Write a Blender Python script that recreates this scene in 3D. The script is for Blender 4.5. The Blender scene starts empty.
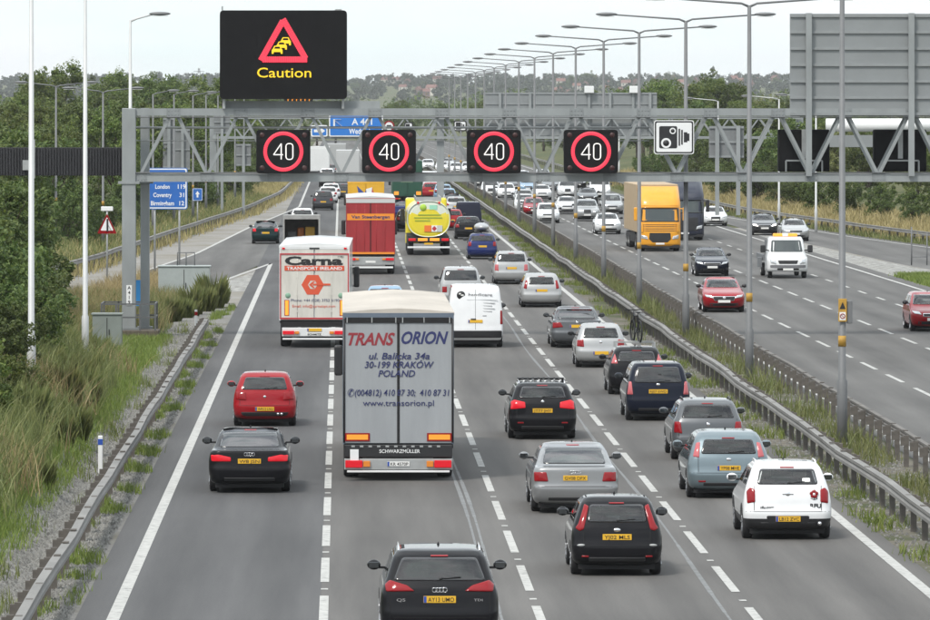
import bpy, bmesh, math, random
import numpy as np
from mathutils import Vector, Matrix
from mathutils.bvhtree import BVHTree
random.seed(7); RNG = np.random.default_rng(11)
S = bpy.context.scene; COL = S.collection

# ------------------------------------------------------------------ camera
F, CH, VX, VY = 6000.0, 8.8, 341.0, 105.0      # focal length in photo pixels, camera height, vanishing point
cam = bpy.data.cameras.new('camera'); cam.sensor_width = 36; cam.lens = 36 * F / 930
cam.shift_x = (465 - VX) / 930; cam.shift_y = -(310 - VY) / 930
cam.clip_start = 1; cam.clip_end = 20000
co = bpy.data.objects.new('camera', cam); COL.objects.link(co)
co.location = (0, 0, CH); co.rotation_euler = (math.pi / 2, 0, 0); S.camera = co

# ------------------------------------------------------------------ sky, sun, exposure
SUN_EL, SUN_AZ = math.radians(52), math.radians(215)    # azimuth clockwise from +Y: behind the camera, to the left
W = bpy.data.worlds.new('World'); S.world = W; W.use_nodes = True
nt = W.node_tree; nt.nodes.clear()
def N(t, typ, **k):
    n = t.nodes.new(typ)
    for a, b in k.items(): setattr(n, a, b)
    return n
def setin(n, **k):
    for a, b in k.items(): n.inputs[a.replace('_', ' ')].default_value = b
sky = N(nt, 'ShaderNodeTexSky', sky_type='NISHITA', sun_disc=False, sun_elevation=SUN_EL, sun_rotation=SUN_AZ)
sky.air_density = 1.0; sky.dust_density = 1.5
tc = N(nt, 'ShaderNodeTexCoord'); sep = N(nt, 'ShaderNodeSeparateXYZ')
mp = N(nt, 'ShaderNodeMapping'); mp.inputs['Scale'].default_value = (1.6, 1.6, 5.0)
nz = N(nt, 'ShaderNodeTexNoise'); setin(nz, Scale=2.2, Detail=7.0, Roughness=0.58)
cr = N(nt, 'ShaderNodeValToRGB'); cr.color_ramp.elements[0].position = 0.36; cr.color_ramp.elements[1].position = 0.60
cr.color_ramp.elements[0].color = (0.30, 0.30, 0.30, 1); cr.color_ramp.elements[1].color = (0.97, 0.97, 0.97, 1)
zr = N(nt, 'ShaderNodeMapRange'); setin(zr, From_Min=0.0, From_Max=0.75, To_Min=9.3, To_Max=15.0)
cc = N(nt, 'ShaderNodeCombineColor'); m1 = N(nt, 'ShaderNodeMath', operation='MULTIPLY'); m1.inputs[1].default_value = 0.94
m3 = N(nt, 'ShaderNodeMath', operation='MULTIPLY'); m3.inputs[1].default_value = 1.03
mx = N(nt, 'ShaderNodeMixRGB'); bg = N(nt, 'ShaderNodeBackground'); bg.inputs['Strength'].default_value = 0.10
out = N(nt, 'ShaderNodeOutputWorld'); L = nt.links.new
L(tc.outputs['Generated'], mp.inputs['Vector']); L(mp.outputs['Vector'], nz.inputs['Vector']); L(nz.outputs['Fac'], cr.inputs['Fac'])
L(tc.outputs['Generated'], sep.inputs['Vector']); L(sep.outputs['Z'], zr.inputs['Value'])
L(zr.outputs['Result'], m1.inputs[0]); L(zr.outputs['Result'], m3.inputs[0])
L(m1.outputs[0], cc.inputs['Red']); L(zr.outputs['Result'], cc.inputs['Green']); L(m3.outputs[0], cc.inputs['Blue'])

hzr = N(nt, 'ShaderNodeMapRange'); setin(hzr, From_Min=.03, From_Max=.30, To_Min=.97, To_Max=.0); mxm = N(nt, 'ShaderNodeMath', operation='MAXIMUM')    # cloud closes in towards the horizon
L(sep.outputs['Z'], hzr.inputs['Value']); L(hzr.outputs['Result'], mxm.inputs[0]); L(cr.outputs['Color'], mxm.inputs[1]); L(mxm.outputs[0], mx.inputs['Fac'])
L(sky.outputs['Color'], mx.inputs['Color1']); L(cc.outputs['Color'], mx.inputs['Color2'])
n2 = N(nt, 'ShaderNodeTexNoise'); setin(n2, Scale=7.0, Detail=5.0, Roughness=.55); mp2 = N(nt, 'ShaderNodeMapping'); mp2.inputs['Scale'].default_value = (1, 1, 4.5)    # thin bluish gaps in the low cloud
L(tc.outputs['Generated'], mp2.inputs['Vector']); L(mp2.outputs['Vector'], n2.inputs['Vector'])
for node, lo, hi in ((m1, .895, .985), (m3, 1.0, 1.03)):
    mrn = N(nt, 'ShaderNodeMapRange'); setin(mrn, From_Min=.40, From_Max=.58, To_Min=lo, To_Max=hi); L(n2.outputs['Fac'], mrn.inputs['Value']); L(mrn.outputs['Result'], node.inputs[1])
L(mx.outputs['Color'], bg.inputs['Color']); L(bg.outputs['Background'], out.inputs['Surface'])
sl = bpy.data.lights.new('sun', 'SUN'); sl.energy = 2.5; sl.angle = math.radians(10); sl.color = (1.0, 0.95, 0.88)
so = bpy.data.objects.new('sun', sl); COL.objects.link(so)
sd = Vector((math.sin(SUN_AZ) * math.cos(SUN_EL), math.cos(SUN_AZ) * math.cos(SUN_EL), math.sin(SUN_EL)))
so.rotation_euler = sd.to_track_quat('Z', 'Y').to_euler(); so.location = (-60, -60, 120)
vs = S.view_settings; vs.view_transform = 'Standard'; vs.look = 'None'; vs.gamma = 1; vs.use_curve_mapping = False
vs.exposure = 0.25

# ------------------------------------------------------------------ helpers
def at(px, py, z=0.0):                     # the world point seen at a photo pixel, at height z
    d = F * (CH - z) / (py - VY)
    return Vector(((px - VX) * d / F, d, z))
def atd(px, py, d):                        # the world point seen at a photo pixel, at distance d
    return Vector(((px - VX) * d / F, d, CH - (py - VY) * d / F))

MATS = {}
def mat(name, col=(.5, .5, .5), rough=.6, metal=0., coat=0., spec=.5, em=None, ems=1., noise=0., nscale=3., alpha=1., bump=0., stretch=None, rnd=0.):
    if name in MATS: return MATS[name]
    m = bpy.data.materials.new(name); m.use_nodes = True; MATS[name] = m
    t = m.node_tree; p = t.nodes['Principled BSDF']
    c4 = (*col, 1)
    p.inputs['Base Color'].default_value = c4; p.inputs['Roughness'].default_value = rough; p.inputs['Metallic'].default_value = metal
    p.inputs['Coat Weight'].default_value = coat; p.inputs['Coat Roughness'].default_value = .04
    p.inputs['Specular IOR Level'].default_value = spec
    if em: p.inputs['Emission Color'].default_value = (*em, 1); p.inputs['Emission Strength'].default_value = ems
    if noise or bump or rnd:
        c = N(t, 'ShaderNodeTexCoord'); mpn = N(t, 'ShaderNodeMapping')
        if stretch: mpn.inputs['Scale'].default_value = stretch
        n = N(t, 'ShaderNodeTexNoise'); setin(n, Scale=nscale, Detail=6., Roughness=.6)
        t.links.new(c.outputs['Object'], mpn.inputs['Vector']); t.links.new(mpn.outputs['Vector'], n.inputs['Vector'])
        mr = N(t, 'ShaderNodeMapRange'); setin(mr, From_Min=.3, From_Max=.7, To_Min=1 - noise, To_Max=1 + noise)
        t.links.new(n.outputs['Fac'], mr.inputs['Value'])
        hs = N(t, 'ShaderNodeHueSaturation'); hs.inputs['Color'].default_value = c4
        if rnd:
            oi = N(t, 'ShaderNodeObjectInfo'); rr = N(t, 'ShaderNodeMapRange'); setin(rr, To_Min=1 - rnd, To_Max=1 + rnd)
            t.links.new(oi.outputs['Random'], rr.inputs['Value']); mm = N(t, 'ShaderNodeMath', operation='MULTIPLY')
            t.links.new(rr.outputs['Result'], mm.inputs[0]); t.links.new(mr.outputs['Result'], mm.inputs[1]); t.links.new(mm.outputs[0], hs.inputs['Value'])
        else: t.links.new(mr.outputs['Result'], hs.inputs['Value'])
        t.links.new(hs.outputs['Color'], p.inputs['Base Color'])
        if bump:
            b = N(t, 'ShaderNodeBump'); setin(b, Strength=bump, Distance=.02)
            t.links.new(n.outputs['Fac'], b.inputs['Height']); t.links.new(b.outputs['Normal'], p.inputs['Normal'])
    return m
def paint(name, col, metal=0.):
    m = mat('paint_' + name, col, rough=.34 if metal else .4, metal=metal, coat=1., spec=.08 if sum(col) < .4 else .4, noise=.05, nscale=2.)
    m.node_tree.nodes['Principled BSDF'].inputs['Coat IOR'].default_value = 1.24 if sum(col) < .06 else 1.36 if sum(col) < .4 else 1.5; return m
def glass_mat(name, tint, refl=1.5):
    if name in MATS: return MATS[name]
    m = bpy.data.materials.new(name); m.use_nodes = True; MATS[name] = m; t = m.node_tree; t.nodes.clear()
    o = N(t, 'ShaderNodeOutputMaterial'); x = N(t, 'ShaderNodeMixShader'); tr = N(t, 'ShaderNodeBsdfTransparent'); g = N(t, 'ShaderNodeBsdfGlossy')
    fr = N(t, 'ShaderNodeFresnel'); fr.inputs['IOR'].default_value = refl; tr.inputs['Color'].default_value = (*tint, 1); g.inputs['Roughness'].default_value = .03
    t.links.new(fr.outputs[0], x.inputs[0]); t.links.new(tr.outputs[0], x.inputs[1]); t.links.new(g.outputs[0], x.inputs[2]); t.links.new(x.outputs[0], o.inputs['Surface'])
    return m

M_BLACK = mat('black_plastic', (.018, .018, .02), .45)
M_TYRE = mat('rubber', (.02, .02, .022), .85, noise=.3, nscale=9)
M_UNDER = mat('underbody', (.012, .012, .013), .9)
M_RIM = mat('alloy', (.55, .56, .58), .3, metal=.9)
M_CHROME = mat('chrome', (.8, .8, .82), .12, metal=1.)
M_GLASS = glass_mat('car_glass', (.90, .93, .92), 1.85)
M_DGLASS = glass_mat('privacy_glass', (.16, .17, .18), 1.95)
M_FRIT = mat('glass_edge', (.012, .012, .014), .12, coat=1.)
M_SKYGL = glass_mat('sloping_glass', (.25, .27, .29), 3.2); M_MIRR = mat('mirror_glass', (.16, .17, .18), .1, metal=1.)
M_RED = mat('red_lens', (.25, .006, .010), .16, spec=.3, coat=.3)
M_REDLIT = mat('lit_red_lens', (.42, .008, .016), .16, spec=.3, coat=.3, em=(1, .015, .03), ems=.26)
M_PINK = mat('pale_red_lens', (.46, .10, .11), .14, coat=.5)
M_CLEAR = mat('clear_lens', (.62, .64, .66), .1, metal=.5, coat=1.)
M_LAMPON = mat('lit_headlamp', (.8, .8, .8), .1, em=(1, .97, .9), ems=3.)
M_AMBER = mat('amber_lens', (.7, .22, .02), .2, coat=1.)
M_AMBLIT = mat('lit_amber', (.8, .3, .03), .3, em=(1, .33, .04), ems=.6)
M_YPLATE = mat('yellow_plate', (.70, .40, .02), .5)
M_WPLATE = mat('white_plate', (.72, .72, .70), .45)
M_INK = mat('black_lettering', (.015, .015, .017), .5)
M_BLUE = mat('blue_strip', (.02, .07, .35), .4)
M_SEAT = mat('seat_cloth', (.07, .072, .078), .9)
M_SEATL = mat('pale_seat', (.28, .265, .25), .9)
M_STEEL = mat('galvanised_steel', (.36, .37, .37), .5, metal=.35, noise=.14, nscale=2.5)
M_GREYP = mat('gantry_grey', (.25, .268, .272), .5, noise=.13, nscale=1.4, stretch=(1, 1, .4))
M_WHITE = mat('white_enamel', (.74, .75, .75), .4, noise=.05, nscale=1.)

def link(name, me, parent=None, m=None, loc=None):
    o = bpy.data.objects.new(name, me); COL.objects.link(o)
    if m is not None:
        for x in (m if isinstance(m, (list, tuple)) else [m]): me.materials.append(x)
    if parent is not None: o.parent = parent
    if loc is not None: o.location = loc
    return o
def thing(name, label, cat, loc=(0, 0, 0), rz=0., group=None):
    o = bpy.data.objects.new(name, None); COL.objects.link(o); o.empty_display_size = .3
    o.location = loc; o.rotation_euler = (0, 0, rz); return tag(o, label, cat, group)
def tag(o, label, cat, group=None):
    o['label'] = label; o['category'] = cat
    if group: o['group'] = group
    return o
def struct(o): o['kind'] = 'structure'; return o
def copy_tree(o, parent=None, loc=None, rz=None, label=None, group=None):
    c = o.copy(); COL.objects.link(c)
    if parent is not None: c.parent = parent
    for ch in list(o.children): copy_tree(ch, c)
    if loc is not None: c.location = loc
    if rz is not None: c.rotation_euler = (0, 0, rz)
    if label: c['label'] = label
    if group: c['group'] = group
    return c

class MB:                                   # collects shapes, builds ONE mesh
    def __init__(s): s.v = []; s.f = []; s.m = []; s.sm = []
    def add(s, vs, fs, mi=0, smooth=False):
        b = len(s.v); s.v += [tuple(p) for p in vs]
        for f in fs: s.f.append(tuple(b + i for i in f)); s.m.append(mi); s.sm.append(smooth)
    def box(s, x0, x1, y0, y1, z0, z1, mi=0, bev=0.):
        if bev <= 0:
            v = [(x, y, z) for z in (z0, z1) for y in (y0, y1) for x in (x0, x1)]
            s.add(v, [(0, 2, 3, 1), (4, 5, 7, 6), (0, 1, 5, 4), (2, 6, 7, 3), (0, 4, 6, 2), (1, 3, 7, 5)], mi)
        else:
            bm = bmesh.new(); bmesh.ops.create_cube(bm, size=1)
            for q in bm.verts: q.co = Vector(((x0 + x1) / 2 + q.co.x * (x1 - x0), (y0 + y1) / 2 + q.co.y * (y1 - y0), (z0 + z1) / 2 + q.co.z * (z1 - z0)))
            bmesh.ops.bevel(bm, geom=bm.edges[:], offset=bev, segments=2, profile=.5, affect='EDGES')
            bm.verts.index_update(); s.add([q.co for q in bm.verts], [[q.index for q in f.verts] for f in bm.faces], mi); bm.free()
        return s
    def bar(s, a, b, w, h=None, mi=0):      # square bar from a to b
        a, b = Vector(a), Vector(b); h = h or w; d = (b - a).normalized()
        up = Vector((0, 0, 1)) if abs(d.z) < .95 else Vector((0, 1, 0))
        r = d.cross(up).normalized() * (w / 2); u = r.cross(d).normalized() * (h / 2)
        v = [p + i * r + j * u for p in (a, b) for i, j in ((-1, -1), (1, -1), (1, 1), (-1, 1))]
        s.add(v, [(0, 1, 2, 3), (7, 6, 5, 4), (0, 4, 5, 1), (1, 5, 6, 2), (2, 6, 7, 3), (3, 7, 4, 0)], mi); return s
    def tube(s, pts, r, n=8, mi=0):
        pts = [Vector(p) for p in pts]; rs = r if isinstance(r, (list, tuple)) else [r] * len(pts); vs = []; fs = []
        for i, p in enumerate(pts):
            d = (pts[min(i + 1, len(pts) - 1)] - pts[max(i - 1, 0)]).normalized()
            up = Vector((0, 0, 1)) if abs(d.z) < .95 else Vector((0, 1, 0))
            a = d.cross(up).normalized(); b = a.cross(d)
            vs += [p + (a * math.cos(2 * math.pi * k / n) + b * math.sin(2 * math.pi * k / n)) * rs[i] for k in range(n)]
        for i in range(len(pts) - 1):
            for k in range(n): fs.append((i * n + k, i * n + (k + 1) % n, (i + 1) * n + (k + 1) % n, (i + 1) * n + k))
        fs.append(tuple(range(n))[::-1]); fs.append(tuple((len(pts) - 1) * n + k for k in range(n)))
        s.add(vs, fs, mi, True); return s
    def prism(s, poly, mapf, t0, t1, mi=0): # polygon extruded from t0 to t1; mapf(u, v, t) -> point
        n = len(poly); v = [mapf(a, b, t) for t in (t0, t1) for a, b in poly]
        s.add(v, [tuple(range(n)), tuple(range(n, 2 * n))[::-1]] + [(i, i + n, (i + 1) % n + n, (i + 1) % n) for i in range(n)], mi); return s
    def lathe(s, prof, c, axis='x', n=24, mi=0, mids=None):  # prof: (along axis, radius)
        vs = []; fs = []
        for t, r in prof:
            for k in range(n):
                a = 2 * math.pi * k / n; p = (t, r * math.cos(a), r * math.sin(a))
                if axis == 'y': p = (p[1], t, p[2])
                if axis == 'z': p = (p[1], p[2], t)
                vs.append((p[0] + c[0], p[1] + c[1], p[2] + c[2]))
        for i in range(len(prof) - 1):
            for k in range(n): fs.append((i * n + k, i * n + (k + 1) % n, (i + 1) * n + (k + 1) % n, (i + 1) * n + k))
        s.add(vs, fs, mi, True); return s
    def ball(s, c, r, n=10, mi=0):
        vs = []; fs = []; m = n // 2 + 1
        for i in range(m + 1):
            th = math.pi * i / m
            for k in range(n): a = 2 * math.pi * k / n; vs.append((c[0] + r[0] * math.sin(th) * math.cos(a), c[1] + r[1] * math.sin(th) * math.sin(a), c[2] + r[2] * math.cos(th)))
        for i in range(m):
            for k in range(n): fs.append((i * n + k, (i + 1) * n + k, (i + 1) * n + (k + 1) % n, i * n + (k + 1) % n))
        s.add(vs, fs, mi, True); return s
    def mesh(s, name, fix=True):
        me = bpy.data.meshes.new(name); me.from_pydata(s.v, [], s.f)
        me.polygons.foreach_set('material_index', s.m); me.polygons.foreach_set('use_smooth', s.sm)
        if fix:
            bm = bmesh.new(); bm.from_mesh(me); bmesh.ops.recalc_face_normals(bm, faces=bm.faces[:]); bm.to_mesh(me); bm.free()
        me.update(); return me
    def build(s, name, m, parent=None, loc=None): return link(name, s.mesh(name), parent, m, loc)

def fast_mesh(name, v, f, smooth=False, mi=None):   # numpy arrays, all faces of one size
    me = bpy.data.meshes.new(name); nv, nf, k = len(v), len(f), f.shape[1]
    me.vertices.add(nv); me.vertices.foreach_set('co', np.ascontiguousarray(v, np.float32).ravel())
    me.loops.add(nf * k); me.loops.foreach_set('vertex_index', np.ascontiguousarray(f, np.int32).ravel())
    me.polygons.add(nf); me.polygons.foreach_set('loop_start', np.arange(0, nf * k, k, dtype=np.int32)); me.polygons.foreach_set('loop_total', np.full(nf, k, np.int32))
    if smooth: me.polygons.foreach_set('use_smooth', np.ones(nf, bool))
    if mi is not None: me.polygons.foreach_set('material_index', np.asarray(mi, np.int32))
    me.update(calc_edges=True); return me

def text_mesh(txt, h, width=None, bold=0., shear=0., depth=.004):   # a text mesh in the xy plane, capitals h high, centred
    c = bpy.data.curves.new('lettering', 'FONT'); c.body = txt; c.size = 1; c.align_x = 'CENTER'; c.offset = bold; c.shear = shear; c.extrude = depth; c.resolution_u = 3
    o = bpy.data.objects.new('lettering', c); COL.objects.link(o)
    dg = bpy.context.evaluated_depsgraph_get(); me = bpy.data.meshes.new_from_object(o.evaluated_get(dg))
    COL.objects.unlink(o); bpy.data.objects.remove(o); bpy.data.curves.remove(c)
    n = len(me.vertices); a = np.zeros(n * 3, np.float32); me.vertices.foreach_get('co', a); a = a.reshape(-1, 3)
    sy = h / .729; sx = sy
    w = a[:, 0].max() - a[:, 0].min(); a[:, 0] -= (a[:, 0].max() + a[:, 0].min()) / 2
    if width: sx = width / w
    a[:, 0] *= sx; a[:, 1] *= sy; a[:, 1] -= h / 2
    me.vertices.foreach_set('co', a.ravel()); me.update(); return me
def text(txt, h, x, y, z, m, parent, face='rear', width=None, bold=0., shear=0., name='lettering', depth=.004):
    me = text_mesh(txt, h, width, bold, shear, depth); n = len(me.vertices); a = np.zeros(n * 3, np.float32); me.vertices.foreach_get('co', a); a = a.reshape(-1, 3)
    b = a.copy(); sgn = 1 if face == 'rear' else -1
    b[:, 0] = x + sgn * a[:, 0]; b[:, 1] = y - sgn * a[:, 2]; b[:, 2] = z + a[:, 1]
    me.vertices.foreach_set('co', b.ravel()); me.update()
    return link(name, me, parent, m)

def pchip(xs, ys):
    x = np.array(xs, float); y = np.array(ys, float); h = np.diff(x); dl = np.diff(y) / h; m = np.zeros(len(x))
    for i in range(1, len(x) - 1):
        if dl[i - 1] * dl[i] > 0:
            w1, w2 = 2 * h[i] + h[i - 1], h[i] + 2 * h[i - 1]; m[i] = (w1 + w2) / (w1 / dl[i - 1] + w2 / dl[i])
    m[0], m[-1] = dl[0], dl[-1]
    def f(q):
        q = min(max(q, x[0]), x[-1]); i = min(max(int(np.searchsorted(x, q)) - 1, 0), len(h) - 1); t = (q - x[i]) / h[i]
        return float((1 + 2 * t) * (1 - t) ** 2 * y[i] + t * (1 - t) ** 2 * h[i] * m[i] + t * t * (3 - 2 * t) * y[i + 1] + t * t * (t - 1) * h[i] * m[i + 1])
    return f
def roundpoly(p, r, n=4):
    q = []; k = len(p)
    for i in range(k):
        a, b, c = Vector(p[i - 1]), Vector(p[i]), Vector(p[(i + 1) % k]); u, w = a - b, c - b
        rr = min(r, u.length * .45, w.length * .45); s, e = b + u.normalized() * rr, b + w.normalized() * rr
        for j in range(n + 1):
            t = j / n; q.append(tuple(s * (1 - t) ** 2 + b * 2 * t * (1 - t) + e * t * t))
    out = []
    for i in range(len(q)):
        a, b = Vector(q[i]), Vector(q[(i + 1) % len(q)]); m = max(1, int((b - a).length / .08))
        for j in range(m): out.append(tuple(a + (b - a) * j / m))
    return out
def inpoly(p, poly):
    x, y = p; c = False; j = len(poly) - 1
    for i in range(len(poly)):
        if (poly[i][1] > y) != (poly[j][1] > y) and x < (poly[j][0] - poly[i][0]) * (y - poly[i][1]) / (poly[j][1] - poly[i][1]) + poly[i][0]: c = not c
        j = i
    return c
# ------------------------------------------------------------------ cars
# side profiles: (z, rear set back from the tail, front set back from the nose, half width / half the car's width)
PROF = {
 'hatch': [(.20, .20, .30, .88), (.27, .07, .12, .945), (.40, .015, .04, .985), (.55, 0, 0, 1), (.63, .025, .01, 1), (.72, .045, .06, .997), (.80, .055, .28, .985),
           (.90, .075, .80, .965), (.97, .10, 1.08, .945), (1.05, .13, 1.24, .915), (1.22, .23, 1.58, .84), (1.36, .34, 1.92, .775), (1.44, .47, 2.25, .71)],
 'saloon': [(.20, .22, .30, .88), (.27, .08, .12, .945), (.40, .02, .04, .985), (.55, 0, 0, 1), (.64, .03, .01, 1), (.74, .04, .06, .997), (.84, .045, .35, .98),
            (.93, .05, .90, .955), (.985, .08, 1.20, .925), (1.01, .50, 1.30, .90), (1.10, .74, 1.50, .85), (1.25, 1.08, 1.85, .79), (1.345, 1.36, 2.15, .73), (1.41, 1.70, 2.5, .67)],
 'estate': [(.20, .22, .30, .88), (.27, .08, .12, .945), (.40, .02, .04, .985), (.55, 0, 0, 1), (.63, .03, .01, 1), (.74, .045, .06, .997), (.84, .055, .35, .985),
            (.93, .07, .90, .965), (1.0, .10, 1.20, .94), (1.08, .15, 1.36, .895), (1.25, .28, 1.72, .825), (1.38, .40, 2.0, .765), (1.45, .53, 2.4, .705)],
 'mpv': [(.20, .20, .30, .88), (.28, .07, .12, .945), (.42, .015, .04, .985), (.58, 0, 0, 1), (.66, .025, .01, 1), (.76, .04, .05, .998), (.86, .05, .22, .985),
         (.96, .065, .62, .97), (1.03, .085, .90, .955), (1.12, .11, 1.05, .92), (1.32, .19, 1.38, .855), (1.50, .29, 1.75, .79), (1.59, .40, 2.1, .73)],
 'suv': [(.26, .20, .30, .88), (.34, .07, .12, .945), (.48, .015, .04, .985), (.64, 0, 0, 1), (.73, .025, .01, 1), (.84, .045, .05, .998), (.95, .06, .26, .985),
         (1.03, .08, .80, .965), (1.09, .11, 1.12, .945), (1.18, .17, 1.28, .905), (1.36, .30, 1.62, .84), (1.52, .43, 2.0, .78), (1.60, .56, 2.35, .72)],
 'van': [(.26, .14, .30, .90), (.34, .05, .12, .95), (.48, .01, .04, .985), (.65, 0, 0, 1), (.80, .01, .02, 1), (.95, .015, .12, 1), (1.08, .02, .42, .995),
         (1.20, .025, .78, .99), (1.30, .03, .95, .98), (1.60, .05, 1.22, .945), (1.95, .085, 1.55, .90), (2.12, .12, 1.80, .875), (2.22, .20, 2.2, .83)],
}
PH = {'hatch': 1.48, 'saloon': 1.44, 'estate': 1.49, 'mpv': 1.63, 'suv': 1.64, 'van': 2.27}

def loft(rows, Lc, Wc, Hc, rr, rf, bow=.07, bowf=.16):
    zs = [r[0] for r in rows]; fr = pchip(zs, [r[1] for r in rows]); ff = pchip(zs, [r[2] for r in rows]); fh = pchip(zs, [r[3] * Wc / 2 for r in rows])
    lv = []
    for a, b in zip(rows[:-1], rows[1:]):
        n = max(math.ceil((b[0] - a[0]) / .045), math.ceil(abs(b[1] - a[1]) / .09), math.ceil(abs(b[2] - a[2]) / .10))
        lv += [a[0] + (b[0] - a[0]) * i / n for i in range(n)]
    lv.append(zs[-1])
    def ring(y0, y1, h, ra, rb):
        ra = min(ra, h * .6); rb = min(rb, h * .7); pts = []
        for i in range(9): x = (h - ra) * i / 9; pts.append((x, y0 + bow * (x / h) ** 2))
        for i in range(8):
            a = math.pi / 2 * i / 7; x = h - ra + ra * math.sin(a); pts.append((x, y0 + ra - ra * math.cos(a) + bow * (x / h) ** 2))
        ys, ye = y0 + ra + bow, y1 - rb - bowf
        for i in range(1, 36): pts.append((h, ys + (ye - ys) * i / 36))
        for i in range(8):
            a = math.pi / 2 * i / 7; x = h - rb + rb * math.cos(a); pts.append((x, y1 - rb + rb * math.sin(a) - bowf * (x / h) ** 2))
        for i in range(8, -1, -1): x = (h - rb) * i / 9; pts.append((x, y1 - bowf * (x / h) ** 2))
        return pts + [(-x, y) for x, y in pts[-2:0:-1]]
    v = []; f = []; n = None
    for z in lv:
        k = (z - zs[0]) / (zs[-1] - zs[0])
        r = ring(fr(z), Lc - ff(z), fh(z), rr * (1 - .35 * k), rf * (1 - .35 * k)); n = len(r); v += [(x, y, z) for x, y in r]
    top = r; cx, cy = 0, sum(p[1] for p in top) / n; dz = Hc - zs[-1]
    for s_ in (.975, .94, .89, .80, .65, .4):
        v += [(x * s_, cy + (y - cy) * s_, zs[-1] + dz * (1 - s_ ** 7)) for x, y in top]
    v.append((cx, cy, Hc)); m = len(lv) + 6
    for i in range(m - 1):
        for k in range(n): f.append((i * n + k, i * n + (k + 1) % n, (i + 1) * n + (k + 1) % n, (i + 1) * n + k))
    for k in range(n): f.append(((m - 1) * n + k, (m - 1) * n + (k + 1) % n, m * n))
    v.append((0, Lc / 2, zs[0]))
    for k in range(n): f.append(((k + 1) % n, k, m * n + 1))
    return v, f, fr, ff, fh

DIRS = {'rear': (lambda a, b: (a, -6, b), Vector((0, 1, 0))), 'front': (lambda a, b: (a, 12, b), Vector((0, -1, 0))),
        'right': (lambda a, b: (4, a, b), Vector((-1, 0, 0))), 'left': (lambda a, b: (-4, a, b), Vector((1, 0, 0))), 'top': (lambda a, b: (a, b, 5), Vector((0, 0, -1)))}
def cast(bvh, a, b, side):
    o, d = DIRS[side]; h = bvh.ray_cast(Vector(o(a, b)), d)
    return h[0]
def patch(name, bvh, poly, side, m, parent, off=.006, frame=0., rnd=.03, mi_frame=None, dome=0.):
    poly = roundpoly(poly, rnd); d = DIRS[side][1]
    cx = sum(p[0] for p in poly) / len(poly); cy = sum(p[1] for p in poly) / len(poly)
    hw = max(abs(p[0] - cx) for p in poly); hh = max(abs(p[1] - cy) for p in poly)
    def sc(mg): return (max(.1, 1 - mg / hw), max(.1, 1 - mg / hh))
    ring = [((1, 1), -.012, 0), ((1, 1), off, 0)]
    e = frame or .012
    ring.append((sc(e), off + .002 + dome * .5, 0)); s0 = sc(e)
    for q in (.72, .42, .15): ring.append(((s0[0] * q, s0[1] * q), off + .002 + dome * (1 - q * .5), 1))
    v = []; f = []; mi = []; n = len(poly)
    def hit(a, b):
        for t in range(14):
            k = 1 - .03 * t; h = cast(bvh, cx + (a - cx) * k, cy + (b - cy) * k, side)
            if h is not None: return h
        return bvh.find_nearest(Vector(DIRS[side][0](a, b)))[0]
    for (sx, sy), o, _ in ring:
        for a, b in poly: v.append(hit(cx + (a - cx) * sx, cy + (b - cy) * sy) - d * o)
    v.append(hit(cx, cy) - d * ring[-1][1]); R = len(ring)
    for i in range(R - 1):
        for k in range(n): f.append((i * n + k, i * n + (k + 1) % n, (i + 1) * n + (k + 1) % n, (i + 1) * n + k)); mi.append(0 if i < 2 else 1)
    for k in range(n): f.append(((R - 1) * n + k, (R - 1) * n + (k + 1) % n, R * n)); mi.append(1)
    me = bpy.data.meshes.new(name); me.from_pydata(v, [], f); ms = m if isinstance(m, (list, tuple)) else [m]
    if len(ms) > 1: me.polygons.foreach_set('material_index', mi)
    me.polygons.foreach_set('use_smooth', [False] * n + [True] * (len(f) - n))
    bm = bmesh.new(); bm.from_mesh(me); bm.normal_update(); av = sum((q.normal for q in bm.faces), Vector())
    if av.dot(d) > 0: bmesh.ops.reverse_faces(bm, faces=bm.faces[:])
    bm.to_mesh(me); bm.free()
    return link(name, me, parent, ms)

WHEELS = {}
def wheels(root, hw, ya, yb, r, w=.20, rim=M_RIM, n=28):
    key = (r, w, rim.name)
    if key not in WHEELS:
        t = MB().lathe([(-w / 2, r * .62), (-w / 2, r * .90), (-w * .42, r * .975), (-w * .25, r), (w * .25, r), (w * .42, r * .975), (w / 2, r * .90), (w / 2, r * .62)], (0, 0, 0), 'x', n).mesh('wheel'); t.materials.append(M_TYRE)
        q = MB()
        for s in (-1, 1):
            q.lathe([(s * w * .36, .001), (s * w * .40, r * .18), (s * w * .30, r * .25), (s * w * .30, r * .55), (s * w * .46, r * .60), (s * w * .46, r * .66)], (0, 0, 0), 'x', n)
            for k in range(5):
                a = 2 * math.pi * k / 5; q.bar((s * w * .40, r * .12 * math.cos(a), r * .12 * math.sin(a)), (s * w * .44, r * .62 * math.cos(a), r * .62 * math.sin(a)), .06, .03)
        rm = q.mesh('rim'); rm.materials.append(rim); WHEELS[key] = (t, rm)
    t, rm = WHEELS[key]
    for sx in (-1, 1):
        for y in (ya, yb):
            o = link('wheel', t, root, loc=(sx * (hw - w / 2 - .015), y, r)); link('rim', rm, o)

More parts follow.
